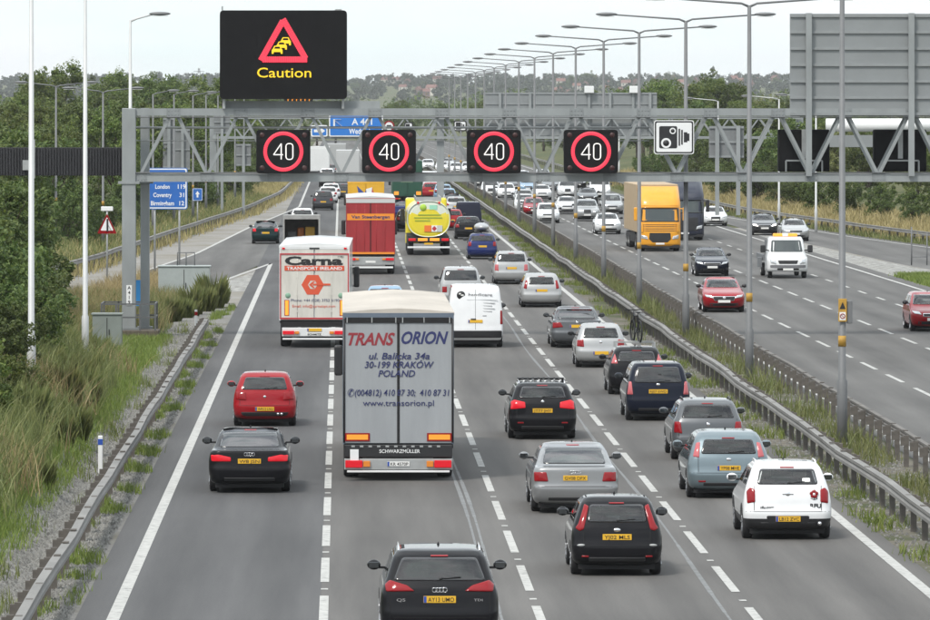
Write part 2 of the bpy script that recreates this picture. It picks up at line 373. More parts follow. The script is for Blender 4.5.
def plate(root, bvh, txt, z, side='rear', yellow=True, w=.52, h=.11, x=0., strip=True, y=None, legible=True):
    p = cast(bvh, x, z, side) if bvh else Vector((x, y, z)); s = -1 if side == 'rear' else 1; yy = p.y + s * .006
    o = MB().box(x - w / 2, x + w / 2, min(yy, yy + s * .012), max(yy, yy + s * .012), z - h / 2, z + h / 2, 0, .003)
    if strip:
        xs = x - w / 2 + .004 if side == 'rear' else x + w / 2 - .049
        o.box(xs, xs + .045, min(yy + s * .0125, yy + s * .0145), max(yy + s * .0125, yy + s * .0145), z - h / 2 + .004, z + h / 2 - .004, 1)
    o = o.build('number_plate', [M_YPLATE if yellow else M_WPLATE, M_BLUE], root)
    if txt and legible: text(txt, h * .66, x + (.022 if strip else 0) * (1 if side == 'rear' else -1), yy + s * .0145, z, M_INK, o, side, width=w * (.80 if strip else .88), bold=.004, depth=.002)
    return o

def rects(x0, x1, z0, z1): return [(x0, z0), (x1, z0), (x1, z1), (x0, z1)]
def car(label, loc, col, kind='hatch', W_=1.75, L_=4.2, H_=None, rz=0., facing=False, lights=None, lmat=None, plate_z=.70, ptxt=None, win=None, wglass=None,
        group='vehicles driving away on the near carriageway', clad=None, rails=None, reflect=None, extra=None, far=False, name='car', cat='car', wr=.31, ro=None, strip=True, roofmat=None,
        grille=None, hl=None, hlmat=None, badge=None, wiper=True, brake=True, aerial=True, seats=M_SEAT, front_lo=True, white_plate=True, wide=.52):
    rows0 = PROF[kind]; H0 = PH[kind]; H_ = H_ or H0; k = H_ / H0
    rows = [(z * (1 + (k - 1) * min(1, max(0, (z - .6) / .5))), a, b, h) for z, a, b, h in rows0]
    ro = ro if ro is not None else (.95 if kind in ('saloon', 'estate') else .72); fo = .88
    hw = W_ / 2; v, f, fr, ff, fh = loft(rows, L_, W_, H_, .22 if kind != 'van' else .10, .42)
    me = bpy.data.meshes.new('body'); me.from_pydata(v, [], f)
    bvh = BVHTree.FromPolygons([Vector(q) for q in v], f)
    if facing:                                     # loc is the ground under the front bumper
        root = thing(name, label, cat, loc, rz + math.pi, group); off = L_
    else: root = thing(name, label, cat, loc, rz, group); off = ro      # loc is the ground under the rear axle
    zb = rows[-4][0] - .02 if kind in ('hatch', 'estate', 'mpv', 'suv') else (rows[-4][0] - .075 if kind == 'saloon' else 1.32)
    zt = H_ - (.125 if kind != 'saloon' else .105)
    if kind == 'van': zb, zt = 1.36, 1.98
    # windows: (side, outline, glass)
    if win is None: win = (zb + .02, zt, fh(zb) - .13, fh(zt) - .06) if kind != 'saloon' else (zb + .01, H_ - .07, fh(zb) - .14, fh(H_ - .08) - .05)
    wins = []
    if not (kind == 'van'):
        wins.append(('rear', 'rear_window', [(-win[2], win[0]), (win[2], win[0]), (win[3], win[1]), (-win[3], win[1])], M_SKYGL if kind == 'saloon' else (wglass or M_GLASS)))
    zc = rows[-4][0] - .03 if kind != 'van' else 1.34
    if kind == 'saloon': zc = rows[-5][0] + .02
    zt2 = H_ - .085 if kind != 'van' else 2.02
    wins.append(('front', 'windscreen', [(-fh(zc) + .10, zc), (fh(zc) - .10, zc), (fh(zt2) - .045, zt2), (-fh(zt2) + .045, zt2)], M_GLASS))
    zsb, zst = (zb + .01, H_ - .12) if kind != 'van' else (1.32, 1.92)
    if kind == 'saloon': zsb = rows[-4][0] + .02
    a0, a1 = fr(zsb) + (.42 if kind == 'saloon' else .34), fr(zst) + .22; b0, b1 = L_ - ff(zsb) - .42, L_ - ff(zst) - .36
    if kind == 'van': a0 = a1 = L_ - 2.75
    ym = (a0 + b0) / 2
    for s in ('right', 'left'):
        wins.append((s, 'side_window', [(a0, zsb), (ym - .05, zsb), (ym - .05, zst), (a1, zst)], wglass or M_GLASS) if kind != 'van' else (s, 'side_window', [(ym + .05, zsb), (b0, zsb), (b1, zst), (ym + .05, zst)], M_GLASS))
        if kind != 'van': wins.append((s, 'side_window', [(ym + .05, zsb), (b0, zsb), (b1, zst), (ym + .05, zst)], M_GLASS))
    bm = bmesh.new(); bm.from_mesh(me); bm.normal_update(); bmesh.ops.recalc_face_normals(bm, faces=bm.faces[:]); kill = []
    shr = []
    for s, _, p, _ in wins:
        c = (sum(q[0] for q in p) / 4, sum(q[1] for q in p) / 4); shr.append((DIRS[s][1], s, [(c[0] + (q[0] - c[0]) * .95, c[1] + (q[1] - c[1]) * .90) for q in p]))
    zmin = min(zb, zc, zsb) - .1
    for q in bm.faces:
        q.smooth = True; c = q.calc_center_median()
        if clad and c.z < clad: q.material_index = 1
        if c.z < rows[0][0] + .01: q.material_index = 1
        if roofmat and c.z > rows[-1][0] - .02: q.material_index = 2
        if c.z < zmin: continue
        for d, s, p in shr:
            if q.normal.dot(d) < -.12 and inpoly((c.x, c.z) if s in ('rear', 'front') else (c.y, c.z), p): kill.append(q); break
    bmesh.ops.delete(bm, geom=kill, context='FACES')
    T = Matrix.Translation((0, -off, 0)); bm.to_mesh(me); bm.free()
    body = link('body', me, root, [col, M_BLACK, roofmat or col])
    for s, nm, p, g in wins: patch(nm, bvh, p, s, [M_FRIT, g], root, off=.004, frame=.03 if s in ('rear', 'front') else .022, rnd=.06)
    # underside, arches, wheels
    u = MB().box(-hw * .84, hw * .84, .22, L_ - .75, .125, .34); u.build('underbody', M_UNDER, root)  # plain box hung low and near black to deepen the shade under the car
    yA, yB = ro, L_ - fo
    for s in ('left', 'right'):
        for yw in (yA, yB):
            pl = [(yw + (wr + .05) * math.cos(t), max(rows[0][0] + .015, wr + (wr + .05) * math.sin(t))) for t in [math.radians(-20 + 220 * i / 16) for i in range(17)]]
            patch('wheel_arch', bvh, pl, s, M_UNDER, root, off=.004, rnd=.005)
    wheels(root, hw + .005, yA, yB, wr, .205)
    # mirrors
    zm = zb + .06; ymir = L_ - ff(zb + .05) - .50
    for s in (-1, 1):
        m_ = MB().ball((s * (hw + .09), ymir, zm), (.115, .085, .085), 12, 0).bar((s * (fh(zm) - .05), ymir + .03, zm - .05), (s * (hw + .04), ymir, zm - .04), .06, .04, 1)
        m_.box(s * (hw + .09) - .085, s * (hw + .09) + .085, ymir - .088, ymir - .070, zm - .05, zm + .05, 2, .006)
        m_.build('wing_mirror', [M_BLACK if far else col, M_BLACK, M_MIRR], root)
    # seats
    if kind != 'van':
        q = MB(); yr_ = L_ - ff(zb) - 1.15; zs_ = zb - .02
        for s in (-1, 1):
            q.box(s * .36 - .24, s * .36 + .24, yr_ - .10, yr_ + .05, .35, zs_ + .06, 0, .05).box(s * .36 - .13, s * .36 + .13, yr_ - .12, yr_ - .02, zs_ + .10, zs_ + .27, 0, .04)
            q.box(s * .36 - .025, s * .36 + .025, yr_ - .08, yr_ - .05, zs_, zs_ + .12, 0)
        yb_ = yr_ - .92
        if yb_ > fr(zb) + .25:
            q.box(-hw * .74, hw * .74, yb_ - .12, yb_, .35, zs_ - .02, 0, .05)
            for s in (-1, 1): q.box(s * .36 - .12, s * .36 + .12, yb_ - .12, yb_ - .03, zs_, zs_ + .12, 0, .03)
        q.box(-hw * .8, hw * .8, fr(zb) + .25, max(fr(zb) + .45, yb_), zs_ - .16, zs_ - .12, 1)
        q.box(-hw * .82, hw * .82, L_ - ff(zb) - .62, L_ - ff(zb) - .25, .5, zs_ - .03, 1, .05); q.box(-hw * .84, hw * .84, .35, L_ - .9, .36, .40, 1)
        q.build('seats', [seats, M_SEAT], root)
    lm = lmat or M_RED
    if not facing:
        for pl in ([rects(.60, .80, .70, .95)] if lights is None else lights):
            for s in (1, -1):
                mt = lm
                if isinstance(pl, tuple): pts, mt = pl
                else: pts = pl
                pts = [(s * min(x, fh(z) - .012), z) for x, z in pts]
                patch('tail_light', bvh, pts if s > 0 else pts[::-1], 'rear', mt, root, off=.010, rnd=.025, dome=.012)
        if not far and kind != 'saloon':
            for s in (1, -1):
                xs = min(win[2] + .06, fh(.75) - .10); patch('tailgate_seam', bvh, [(s * xs - .006, .60), (s * xs + .006, .60), (s * xs + .006, win[0] - .02), (s * xs - .006, win[0] - .02)], 'rear', M_UNDER, root, off=.0012, rnd=.002)
        elif not far: patch('boot_seam', bvh, rects(-.66, .66, .60, .607), 'rear', M_UNDER, root, off=.0012, rnd=.002)
        if reflect:
            for s in (1, -1): patch('reflector', bvh, [(s * x, z) for x, z in rects(*reflect)], 'rear', M_RED, root, off=.006, rnd=.01)
        plate(root, bvh, ptxt, plate_z, 'rear', True, strip=strip, w=wide, legible=not far)
        if not far:
            # tailgate shut line, bumper line
            zz = plate_z - .10 if plate_z > .6 else .60
            patch('bumper_seam', bvh, rects(-fh(.6) + .05, fh(.6) - .05, .575, .585), 'rear', M_UNDER, root, off=.0015, rnd=.002)
            patch('lower_valance', bvh, rects(-hw * .62, hw * .62, .285, .36), 'rear', M_BLACK, root, off=.004, rnd=.02)
        if wiper and kind != 'saloon':
            a = cast(bvh, .02, win[0] + .035, 'rear'); b = cast(bvh, .34, win[0] + .06, 'rear')
            MB().tube([a - Vector((0, .02, 0)), b - Vector((0, .022, 0))], .010, 6).ball(a - Vector((0, .02, 0)), (.03, .02, .025), 8).build('wiper', M_BLACK, root)
        if brake:
            zz = win[1] + (.015 if kind != 'saloon' else .012); patch('high_brake_light', bvh, rects(-.14, .14, zz, zz + .025), 'rear', M_RED, root, off=.012, rnd=.006)
        if badge:
            p = cast(bvh, 0, badge[0], 'rear'); q = MB(); nrg = badge[1]
            if nrg == 4:
                for i in range(4):
                    cx = (i - 1.5) * .055; ring = [(cx + .037 * math.cos(t), p.y - .012, p.z + .037 * math.sin(t)) for t in [2 * math.pi * j / 14 for j in range(15)]]; q.tube(ring, .006, 5)
            else: q.ball((0, p.y - .004, p.z), (badge[2] if len(badge) > 2 else .05, .012, .035 if len(badge) > 2 else .05), 12)
            q.build('badge', M_CHROME, root)
    else:
        hl_ = hl or [(.46, .64), (.72, .66), (.80, .78), (.55, .74)]
        for s in (1, -1): patch('headlight', bvh, [(s * min(x, fh(z) - .02), z) for x, z in hl_][::s], 'front', hlmat or M_CLEAR, root, off=.008, rnd=.03, dome=.015)
        g = grille or rects(-.42, .42, .58, .72); patch('grille', bvh, g, 'front', [M_CHROME, M_BLACK], root, off=.006, frame=.02, rnd=.03)
        if front_lo: patch('air_intake', bvh, rects(-.60, .60, .28, .40), 'front', M_BLACK, root, off=.006, rnd=.03)
        plate(root, bvh, ptxt, .48, 'front', False, strip=False, legible=not far)
        if badge: q = MB().ball((0, cast(bvh, 0, badge[0], 'front').y, badge[0]), (badge[1], .015, badge[1]), 12).build('badge', M_CHROME, root)
    if aerial:
        p = cast(bvh, 0, L_ * .34 if kind != 'saloon' else L_ * .42, 'top')
        MB().tube([p - Vector((0, 0, .02)), p + Vector((0, -.03, .05))], [.03, .006], 8).build('aerial', M_BLACK, root)
    if rails:
        xr = fh(rows[-1][0]) - .03
        for s in (-1, 1):
            q = MB()
            pts = [cast(bvh, s * xr, y, 'top') for y in np.linspace(fr(rows[-1][0]) + .18, L_ - ff(rows[-1][0]) - .25, 7)]
            pts = [p + Vector((0, 0, .045 if 0 < i < 6 else 0)) for i, p in enumerate(pts)]; q.tube(pts, .018, 8)
            q.build('roof_rail', rails, root)
    if extra: extra(root, bvh, dict(L=L_, W=W_, H=H_, fr=fr, ff=ff, fh=fh, rows=rows))
    for c in root.children: c.location = (c.location.x, c.location.y - off, c.location.z)
    return root
# ------------------------------------------------------------------ lorries (origin on the ground under the tail, +y forward)
AWAY = 'vehicles driving away on the near carriageway'; ONC = 'oncoming vehicles on the far carriageway'
def tandem(root, ys, hw, r=.50, w=.36, n=28):
    t = MB().lathe([(-w / 2, r * .55), (-w / 2, r * .9), (-w * .42, r * .97), (0, r), (w * .42, r * .97), (w / 2, r * .9), (w / 2, r * .55)], (0, 0, 0), 'x', n).mesh('wheel'); t.materials.append(M_TYRE)
    rm = MB(); rm.lathe([(w * .30, .001), (w * .30, r * .25), (w * .18, r * .3), (w * .18, r * .56), (w * .48, r * .57)], (0, 0, 0), 'x', n); rm.lathe([(-w * .30, .001), (-w * .30, r * .25), (-w * .18, r * .3), (-w * .18, r * .56), (-w * .48, r * .57)], (0, 0, 0), 'x', n)
    rm = rm.mesh('rim'); rm.materials.append(M_STEEL)
    for y in ys:
        for s in (-1, 1): o = link('wheel', t, root, loc=(s * (hw - w / 2), y, r)); link('rim', rm, o)
def rear_lamps(root, hw, z, y=0., amber=True, lit=False, h=.13, w=.42):
    for s in (-1, 1):
        a, b = sorted((s * (hw - .06), s * (hw - .06 - w))); MB().box(a, b, y - .07, y, z - h / 2, z + h / 2, 0, .015).build('tail_light', M_REDLIT if lit else M_RED, root)
        if amber: a, b = sorted((s * (hw - .08 - w), s * (hw - .24 - w))); MB().box(a, b, y - .06, y, z - h / 2 + .015, z + h / 2 - .015, 0, .01).build('indicator', M_AMBER, root)
def tractor(root, y0, m, hw=1.24, h=3.2, mirror=True, roof=True):
    """simple tractor unit seen from behind: cab with screen, chassis, wheels, mirrors"""
    q = MB(); q.box(-hw, hw, y0 + .9, y0 + 2.9, .95, h, 0, .12).box(-hw, hw, y0 + 1.0, y0 + 2.95, .45, 1.0, 0, .06); q.build('cab', m, root)
    MB().box(-hw + .15, hw - .15, y0 + 2.885, y0 + 2.91, 1.75, 2.6, 0, .01).build('windscreen', M_DGLASS, root)
    MB().box(-.45, .45, y0 - 2.2, y0 + 2.7, .55, .95).build('chassis', M_UNDER, root)
    tandem(root, [y0 - 1.6, y0 + 2.1], hw - .02)
    if mirror:
        for s in (-1, 1):
            MB().box(s * (hw + .17) - .11, s * (hw + .17) + .11, y0 + 2.35, y0 + 2.52, 1.75, 2.55, 0, .06).bar((s * (hw - .05), y0 + 2.45, 2.5), (s * (hw + .17), y0 + 2.45, 2.5), .05).bar((s * (hw - .05), y0 + 2.45, 1.8), (s * (hw + .17), y0 + 2.45, 1.8), .04).build('wing_mirror', M_BLACK, root)

def box_trailer(label, loc, hw, top, bot, L_, rz, m_door, m_side, m_roof, cab, name='lorry', closed=True, group=AWAY):
    root = thing(name, label, 'lorry', loc, rz, group)
    b = MB(); b.box(-hw, hw, .06, L_, bot, top - .02, 0, .02); b.build('trailer_box', m_side, root)
    if m_roof:
        n = 14; vs = []; fs = []
        for i in range(n + 1):
            y = .02 + (L_ - .02) * i / n
            for x, dz in ((-hw - .012, -.06), (-hw - .012, .012), (-hw * .5, .07 + .015 * (i % 2)), (0, .10 + .018 * (i % 2)), (hw * .5, .07 + .015 * (i % 2)), (hw + .012, .012), (hw + .012, -.06)): vs.append((x, y, top + dz - .012))
        for i in range(n):
            for k in range(6): fs.append((i * 7 + k, i * 7 + k + 1, (i + 1) * 7 + k + 1, (i + 1) * 7 + k))
        fs += [tuple(range(7)), tuple(range(n * 7, n * 7 + 7))[::-1]]
        o = MB(); o.add(vs, fs, 0); o.build('roof', m_roof, root)
    if closed:
        for s in (-1, 1):
            a, c = sorted((s * .025, s * (hw - .05))); d = MB().box(a, c, .0, .055, bot + .02, top - .13, 0, .008); d.build('door', m_door, root)
        f = MB(); f.box(-hw, -hw + .05, -.012, .07, bot, top - .02).box(hw - .05, hw, -.012, .07, bot, top - .02).box(-hw + .05, hw - .05, -.008, .07, top - .125, top - .02)
        f.build('door_frame', m_side, root)
    MB().box(-.5, .5, .3, L_ - .1, bot - .32, bot - .002).box(-hw + .02, hw - .02, .05, .16, bot - .10, bot - .003).build('chassis', M_UNDER, root)
    tandem(root, [1.6, 2.9, 4.2] if L_ > 9 else [1.9], hw - .02)
    tractor(root, L_ - 1.2, cab, min(hw, 1.24)); return root
def door_bars(root, hw, z0, z1, xs, m=M_STEEL):
    q = MB()
    for x in xs:
        q.tube([(x, .002, z0), (x, .002, z1)], .012, 6)
        for z in np.linspace(z0 + .2, z1 - .2, 4): q.box(x - .03, x + .03, -.012, .0, z - .025, z + .025)
    q.build('locking_bars', m, root)

# -- grey curtain sided lorry of the middle lane, the largest thing in the picture
M_TGREY = mat('grey_tarpaulin', (.29, .305, .32), .5, noise=.10, nscale=.8, stretch=(2.5, 2.5, .5), bump=.15)
M_TROOF = mat('cream_tarpaulin', (.46, .42, .37), .7, noise=.14, nscale=.7, stretch=(1, .35, 1), bump=.2)
M_TNAVY = mat('navy_lettering', (.022, .028, .11), .55); M_TRED = mat('faded_red_lettering', (.25, .022, .032), .55)
def grey_lorry():
    hw = 1.30; p = at(398, 478.5); p.y -= .9
    r = box_trailer('tall grey lorry with red and blue lettered doors and a cream tarpaulin roof, nearest lorry', p, hw, 3.95, .86, 14.6, .0, M_TGREY, mat('slate_curtain', (.11, .14, .18), .6, noise=.1), M_TROOF, mat('cab_white', (.6, .6, .6), .4, coat=.6))
    g = MB(); g.box(-hw + .05, hw - .05, -.022, -.004, 3.70, 3.82)
    for x in (-1.2, -.62, -.06, .10, .60, 1.2): g.box(x - .012, x + .012, -.03, -.023, 3.70, 3.83, 1)
    g.build('roof_slot', [M_UNDER, M_STEEL], r)
    MB().box(-.028, .028, -.012, .05, .86, 3.82).build('door_gap', M_UNDER, r)
    for s in (-1, 1): MB().tube([(s * (hw - .03), -.02, .9), (s * (hw - .03), -.02, 3.8)], .022, 8).build('hinge_post', M_BLACK, r)
    y = -.003
    text('TRANS', .29, -.63, y, 3.33, M_TRED, r, width=1.10, bold=.03, shear=.32, depth=.003); text('ORION', .29, .62, y, 3.36, M_TNAVY, r, width=1.10, bold=.03, shear=.32, depth=.003)
    for t, z, w, x, hh in (('ul. Balicka 34a', 2.93, 1.42, .02, .155), ('30-199 KRAKÓW', 2.725, 1.62, .02, .155), ('POLAND', 2.52, .86, -.04, .155)): text(t, hh, x, -.013, z, M_TNAVY, r, width=w, bold=.008, shear=.22, depth=.003)
    text('✆(004812) 410 87 30;  410 87 31', .15, .0, -.013, 2.07, M_TNAVY, r, width=2.38, bold=.004, shear=.15, depth=.003)
    text('www.transorion.pl', .14, .0, -.013, 1.83, M_TNAVY, r, width=1.66, bold=.0, depth=.003)
    for s in (-1, 1):
        q = MB().box(s * .96 - .29, s * .96 + .29, -.022, -.002, .93, 1.12, 0); q.box(s * .96 - .25, s * .96 + .25, -.026, -.0225, .965, 1.085, 1); q.build('marker_board', [M_RED, mat('orange_board_glow', (.85, .30, .03), .4, em=(1, .35, .03), ems=.18)], r)  # orange face is no lamp; a faint glow is put into its colour
    MB().box(-hw + .04, hw - .04, -.06, .12, .55, .85, 0, .02).build('buffer_beam', M_BLACK, r); text('SCHWARZMÜLLER', .085, .03, -.063, .70, M_WHITE, r, width=.95, bold=.012)
    q = MB()
    for i in range(11): q.box(-1.1 + i * .2, -1.02 + i * .2, -.075, -.058, .79, .83)
    q.build('door_latches', M_STEEL, r)
    q = MB().box(-hw + .03, hw - .03, -.05, .06, .26, .52, 0, .015); q.build('light_bar', M_STEEL, r); rear_lamps(r, hw, .40, -.05, lit=True, h=.17, w=.40)
    plate(r, None, 'KR 4570P', .40, 'rear', False, y=-.05, strip=True)
    MB().box(-1.13, -.93, -.085, -.065, .47, .74, 0, .006).build('white_flap', M_WHITE, r); MB().box(-hw + .1, hw - .1, -.09, .0, .20, .245, 0, .01).build('under_run_bar', M_WHITE, r)
    q = MB()
    for s in (-1, 1): q.box(s * 1.02 - .19, s * 1.02 + .19, 1.0, 1.02, .12, .62)
    q.build('mudflap', M_UNDER, r)

# -- white lorry with red border
M_OFFW = mat('off_white_panel', (.57, .55, .50), .45, noise=.14, nscale=1.2, stretch=(2, 1, .5)); M_LWHITE = mat('lorry_white', (.66, .67, .67), .35, noise=.05, nscale=.7, coat=.5)
M_ORED = mat('orange_red', (.60, .085, .035), .45); M_DRED = mat('deep_red_stripe', (.42, .03, .04), .45)
def hexagon(cx, cz, r, a0=0., sq=1.): return [(cx + r * math.cos(a0 + math.pi / 3 * i), cz + sq * r * math.sin(a0 + math.pi / 3 * i)) for i in range(6)]
RV = lambda a, b, t: (a, t, b)
def white_lorry():
    hw = 1.27; p = at(314.5, 347); p.y -= .9
    r = box_trailer('white lorry with an orange hexagon and red edging on its back, between two lanes', p, hw, 3.70, 1.0, 13.6, -.0105, M_OFFW, M_LWHITE, M_LWHITE, mat('cab_white', (.6, .6, .6)))
    q = MB()
    for a, b, c, d in ((-hw + .02, hw - .02, 3.38, 3.43), (-hw + .02, hw - .02, 1.04, 1.10), (-hw + .02, -hw + .06, 1.10, 3.38), (hw - .06, hw - .02, 1.10, 3.38)): q.box(a, b, -.022, -.013, c, d)
    q.build('red_edging', M_DRED, r)
    door_bars(r, hw, 1.12, 3.36, (-.62, .62), M_OFFW)
    text('Carna', .30, -.02, -.005, 3.17, M_INK, r, width=2.1, bold=.045, depth=.004)
    MB().box(-1.08, 1.08, -.014, -.009, 2.80, 2.98).build('red_band', M_ORED, r); text('TRANSPORT IRELAND', .115, 0, -.017, 2.89, M_WHITE, r, width=2.0, bold=.02)
    q = MB(); q.prism(hexagon(-.06, 2.29, .41), RV, -.006, -.003, 0); q.prism(hexagon(-.06, 2.29, .17), RV, -.012, -.0062, 1); q.prism([(-.20, 2.29), (-.04, 2.42), (.03, 2.42), (-.09, 2.29), (.03, 2.16), (-.04, 2.16)], RV, -.016, -.0125, 0)
    q.prism(rects(-.06, .58, 2.265, 2.335), RV, -.020, -.0165, 0); q.build('emblem', [M_ORED, M_OFFW], r)
    text('Phone: +44 (028) 3752 6190', .10, .03, -.004, 1.73, M_TNAVY, r, width=1.75); text('Email: info@carnatspt.com', .10, -.02, -.004, 1.52, M_ORED, r, width=1.55)
    text('C781', .08, .95, -.004, 3.30, M_INK, r)
    for s in (-1, 1):
        MB().box(s * 1.0 - .085, s * 1.0 + .085, -.010, -.002, 1.17, 1.74, 0).box(s * 1.0 - .06, s * 1.0 + .06, -.014, -.0105, 1.19, 1.72, 1).build('marker_board', [M_RED, M_AMBLIT], r)  # amber faces are reflectors, brightened here by added emission
        MB().lathe([(-.015, .001), (-.015, .09), (.0, .10)], (s * .96, 0, 1.90), 'y', 16).build('round_badge', mat('sage_green', (.2, .35, .25)), r)
    q = MB()
    for s in (-1, 1): q.box(s * 1.12 - .05, s * 1.12 + .05, -.03, -.0, 3.58, 3.64)
    q.build('top_lamp', M_REDLIT, r); MB().box(-.18, .18, -.02, 0, 3.585, 3.635).build('top_plate', M_BLACK, r)
    MB().box(-hw + .05, hw - .05, .03, .2, .76, .98, 0).build('buffer_beam', M_UNDER, r)
    MB().box(-hw + .10, hw - .10, -.05, .06, .42, .74, 0, .02).build('light_bar', M_LWHITE, r); rear_lamps(r, hw - .06, .56, -.05, lit=True)
    plate(r, None, None, .66, 'rear', True, y=-.06); q = MB().box(-.30, .30, -.06, -.051, .45, .56); q.build('lettered_strip', M_WPLATE, r); text('SCHMITZ', .06, 0, -.064, .50, M_INK, r, width=.5, bold=.02)
    MB().box(-hw + .12, hw - .12, -.06, -.02, .30, .36, 0, .01).build('under_run_bar', M_WHITE, r)

def red_lorry():
    hw = 1.27; p = at(370.5, 274); p.y -= .9; m = mat('lorry_red', (.30, .018, .022), .45, noise=.18, nscale=1., stretch=(2, 1, .5), coat=.2); mo = mat('band_orange', (.75, .25, .02), .5)
    r = box_trailer('tall red lorry with a lettered orange band across its back doors', p, hw, 3.98, 1.05, 13.6, 0, m, m, mat('pale_grey_roof', (.50, .50, .49), .6), m)
    MB().box(-hw + .05, hw - .05, -.012, -.0, 2.82, 3.16).build('orange_band', mo, r); text('Van Steenbergen', .17, 0, -.013, 3.0, M_TNAVY, r, width=2.0, bold=.03)
    MB().box(-hw, hw, -.02, .05, 3.72, 3.93).build('roof_edge', mat('pale_grey_roof', (.5, .5, .49)), r)
    MB().box(-.02, .02, -.008, .05, 1.06, 3.7).build('door_gap', M_UNDER, r); door_bars(r, hw, 1.1, 3.65, (-.75, -.3, .3, .75), m)
    MB().box(-hw + .03, hw - .03, -.02, .05, 1.06, 1.16).build('lower_band', mo, r); MB().box(-hw + .05, hw - .05, -.05, .05, .5, .92, 0, .02).build('light_bar', M_STEEL, r); rear_lamps(r, hw, .80, -.05, lit=True)
    plate(r, None, None, .66, 'rear', False, y=-.05, strip=False); q = MB().box(-hw + .1, hw - .1, -.06, -.0, .33, .42); q.build('under_run_bar', M_WHITE, r)

def flag_lorry():
    hw = 1.25; p = at(366, 233); m = mat('lorry_yellow', (.66, .36, .02), .45, noise=.06)
    r = box_trailer('yellow box lorry with a painted flag on its back, ahead of the red lorry', p, hw, 3.5, 1.0, 7.5, 0, m, m, m, m)
    q = MB(); q.prism([(-.62, 3.25), (-.1, 2.75), (.0, 3.0), (.12, 2.95), (.1, 2.3), (-.45, 2.35)], RV, -.006, -.002, 0); q.prism([(.0, 3.02), (.42, 3.15), (.38, 2.65), (.08, 2.5)], RV, -.011, -.0065, 1); q.prism([(.42, 3.15), (.5, 2.85), (.9, 2.5), (.38, 2.65)], RV, -.016, -.0115, 2)
    q.build('painted_flag', [mat('flag_blue', (.03, .06, .25)), M_WHITE, M_DRED], r); rear_lamps(r, hw, .8, 0)
def green_lorry():
    hw = 1.27; p = at(407.5, 208); m = mat('lorry_green', (.02, .09, .055), .5, noise=.15, nscale=1.5)
    r = box_trailer('dark green curtain sided lorry with orange tail lamps, ahead of the yellow tanker', p, hw, 4.0, 1.0, 13.6, 0, m, m, m, m)
    q = MB(); q.ball((-.1, -.01, 3.35), (.28, .012, .14), 10)
    for i in range(3): q.box(-.75 + .1 * i, .65 - .1 * i, -.012, -.002, 2.75 - .28 * i, 2.83 - .28 * i)
    q.build('pale_lettering_panel', mat('pale_green', (.25, .36, .22)), r)
    q = MB()
    for s in (-1, 1): q.box(s * .95 - .2, s * .95 + .2, -.04, 0, 1.12, 1.42)
    q.build('marker_board', M_AMBLIT, r); rear_lamps(r, hw, .8, 0, lit=True)
def tipper():
    m = mat('weathered_grey', (.30, .30, .29), .7, noise=.2); hw = 1.04; p = at(301.5, 262)
    r = thing('tipper_truck', 'grey open backed truck carrying yellow and orange gear, beside the dark green car', 'truck', p, 0, AWAY)
    q = MB(); q.box(-hw, hw, 0, .10, 2.40, 2.62).box(-hw, -hw + .09, 0, 3.4, .8, 2.4).box(hw - .09, hw, 0, 3.4, .8, 2.4).box(-hw, hw, 3.4, 3.5, .8, 2.6).box(-hw + .09, hw - .09, .1, 3.4, .8, .9).box(-hw, -hw + .09, .1, 3.4, 2.4, 2.58).box(hw - .09, hw, .1, 3.4, 2.4, 2.58); q.build('open_body', m, r)
    MB().box(-hw + .09, hw - .09, .1, 3.4, 2.53, 2.60).build('roof', m, r)
    MB().box(-.8, -.3, 1.6, 2.4, .9, 1.7, 0, .05).box(.2, .75, 1.2, 2.0, .9, 1.95, 1, .05).box(-.25, .15, 1.8, 2.4, .9, 1.9, 2, .08).build('load', [mat('grey_gear', (.12, .13, .13)), mat('yellow_gear', (.55, .33, .04)), mat('orange_gear', (.6, .2, .04))], r)
    MB().box(-.95, .95, 3.55, 5.3, .5, 2.2, 0, .15).build('cab', M_LWHITE, r); MB().box(-.4, .4, .1, 5, .45, .78).build('chassis', M_UNDER, r); tandem(r, [.9, 4.4], .98, .36, .24); rear_lamps(r, hw, .7, 0)
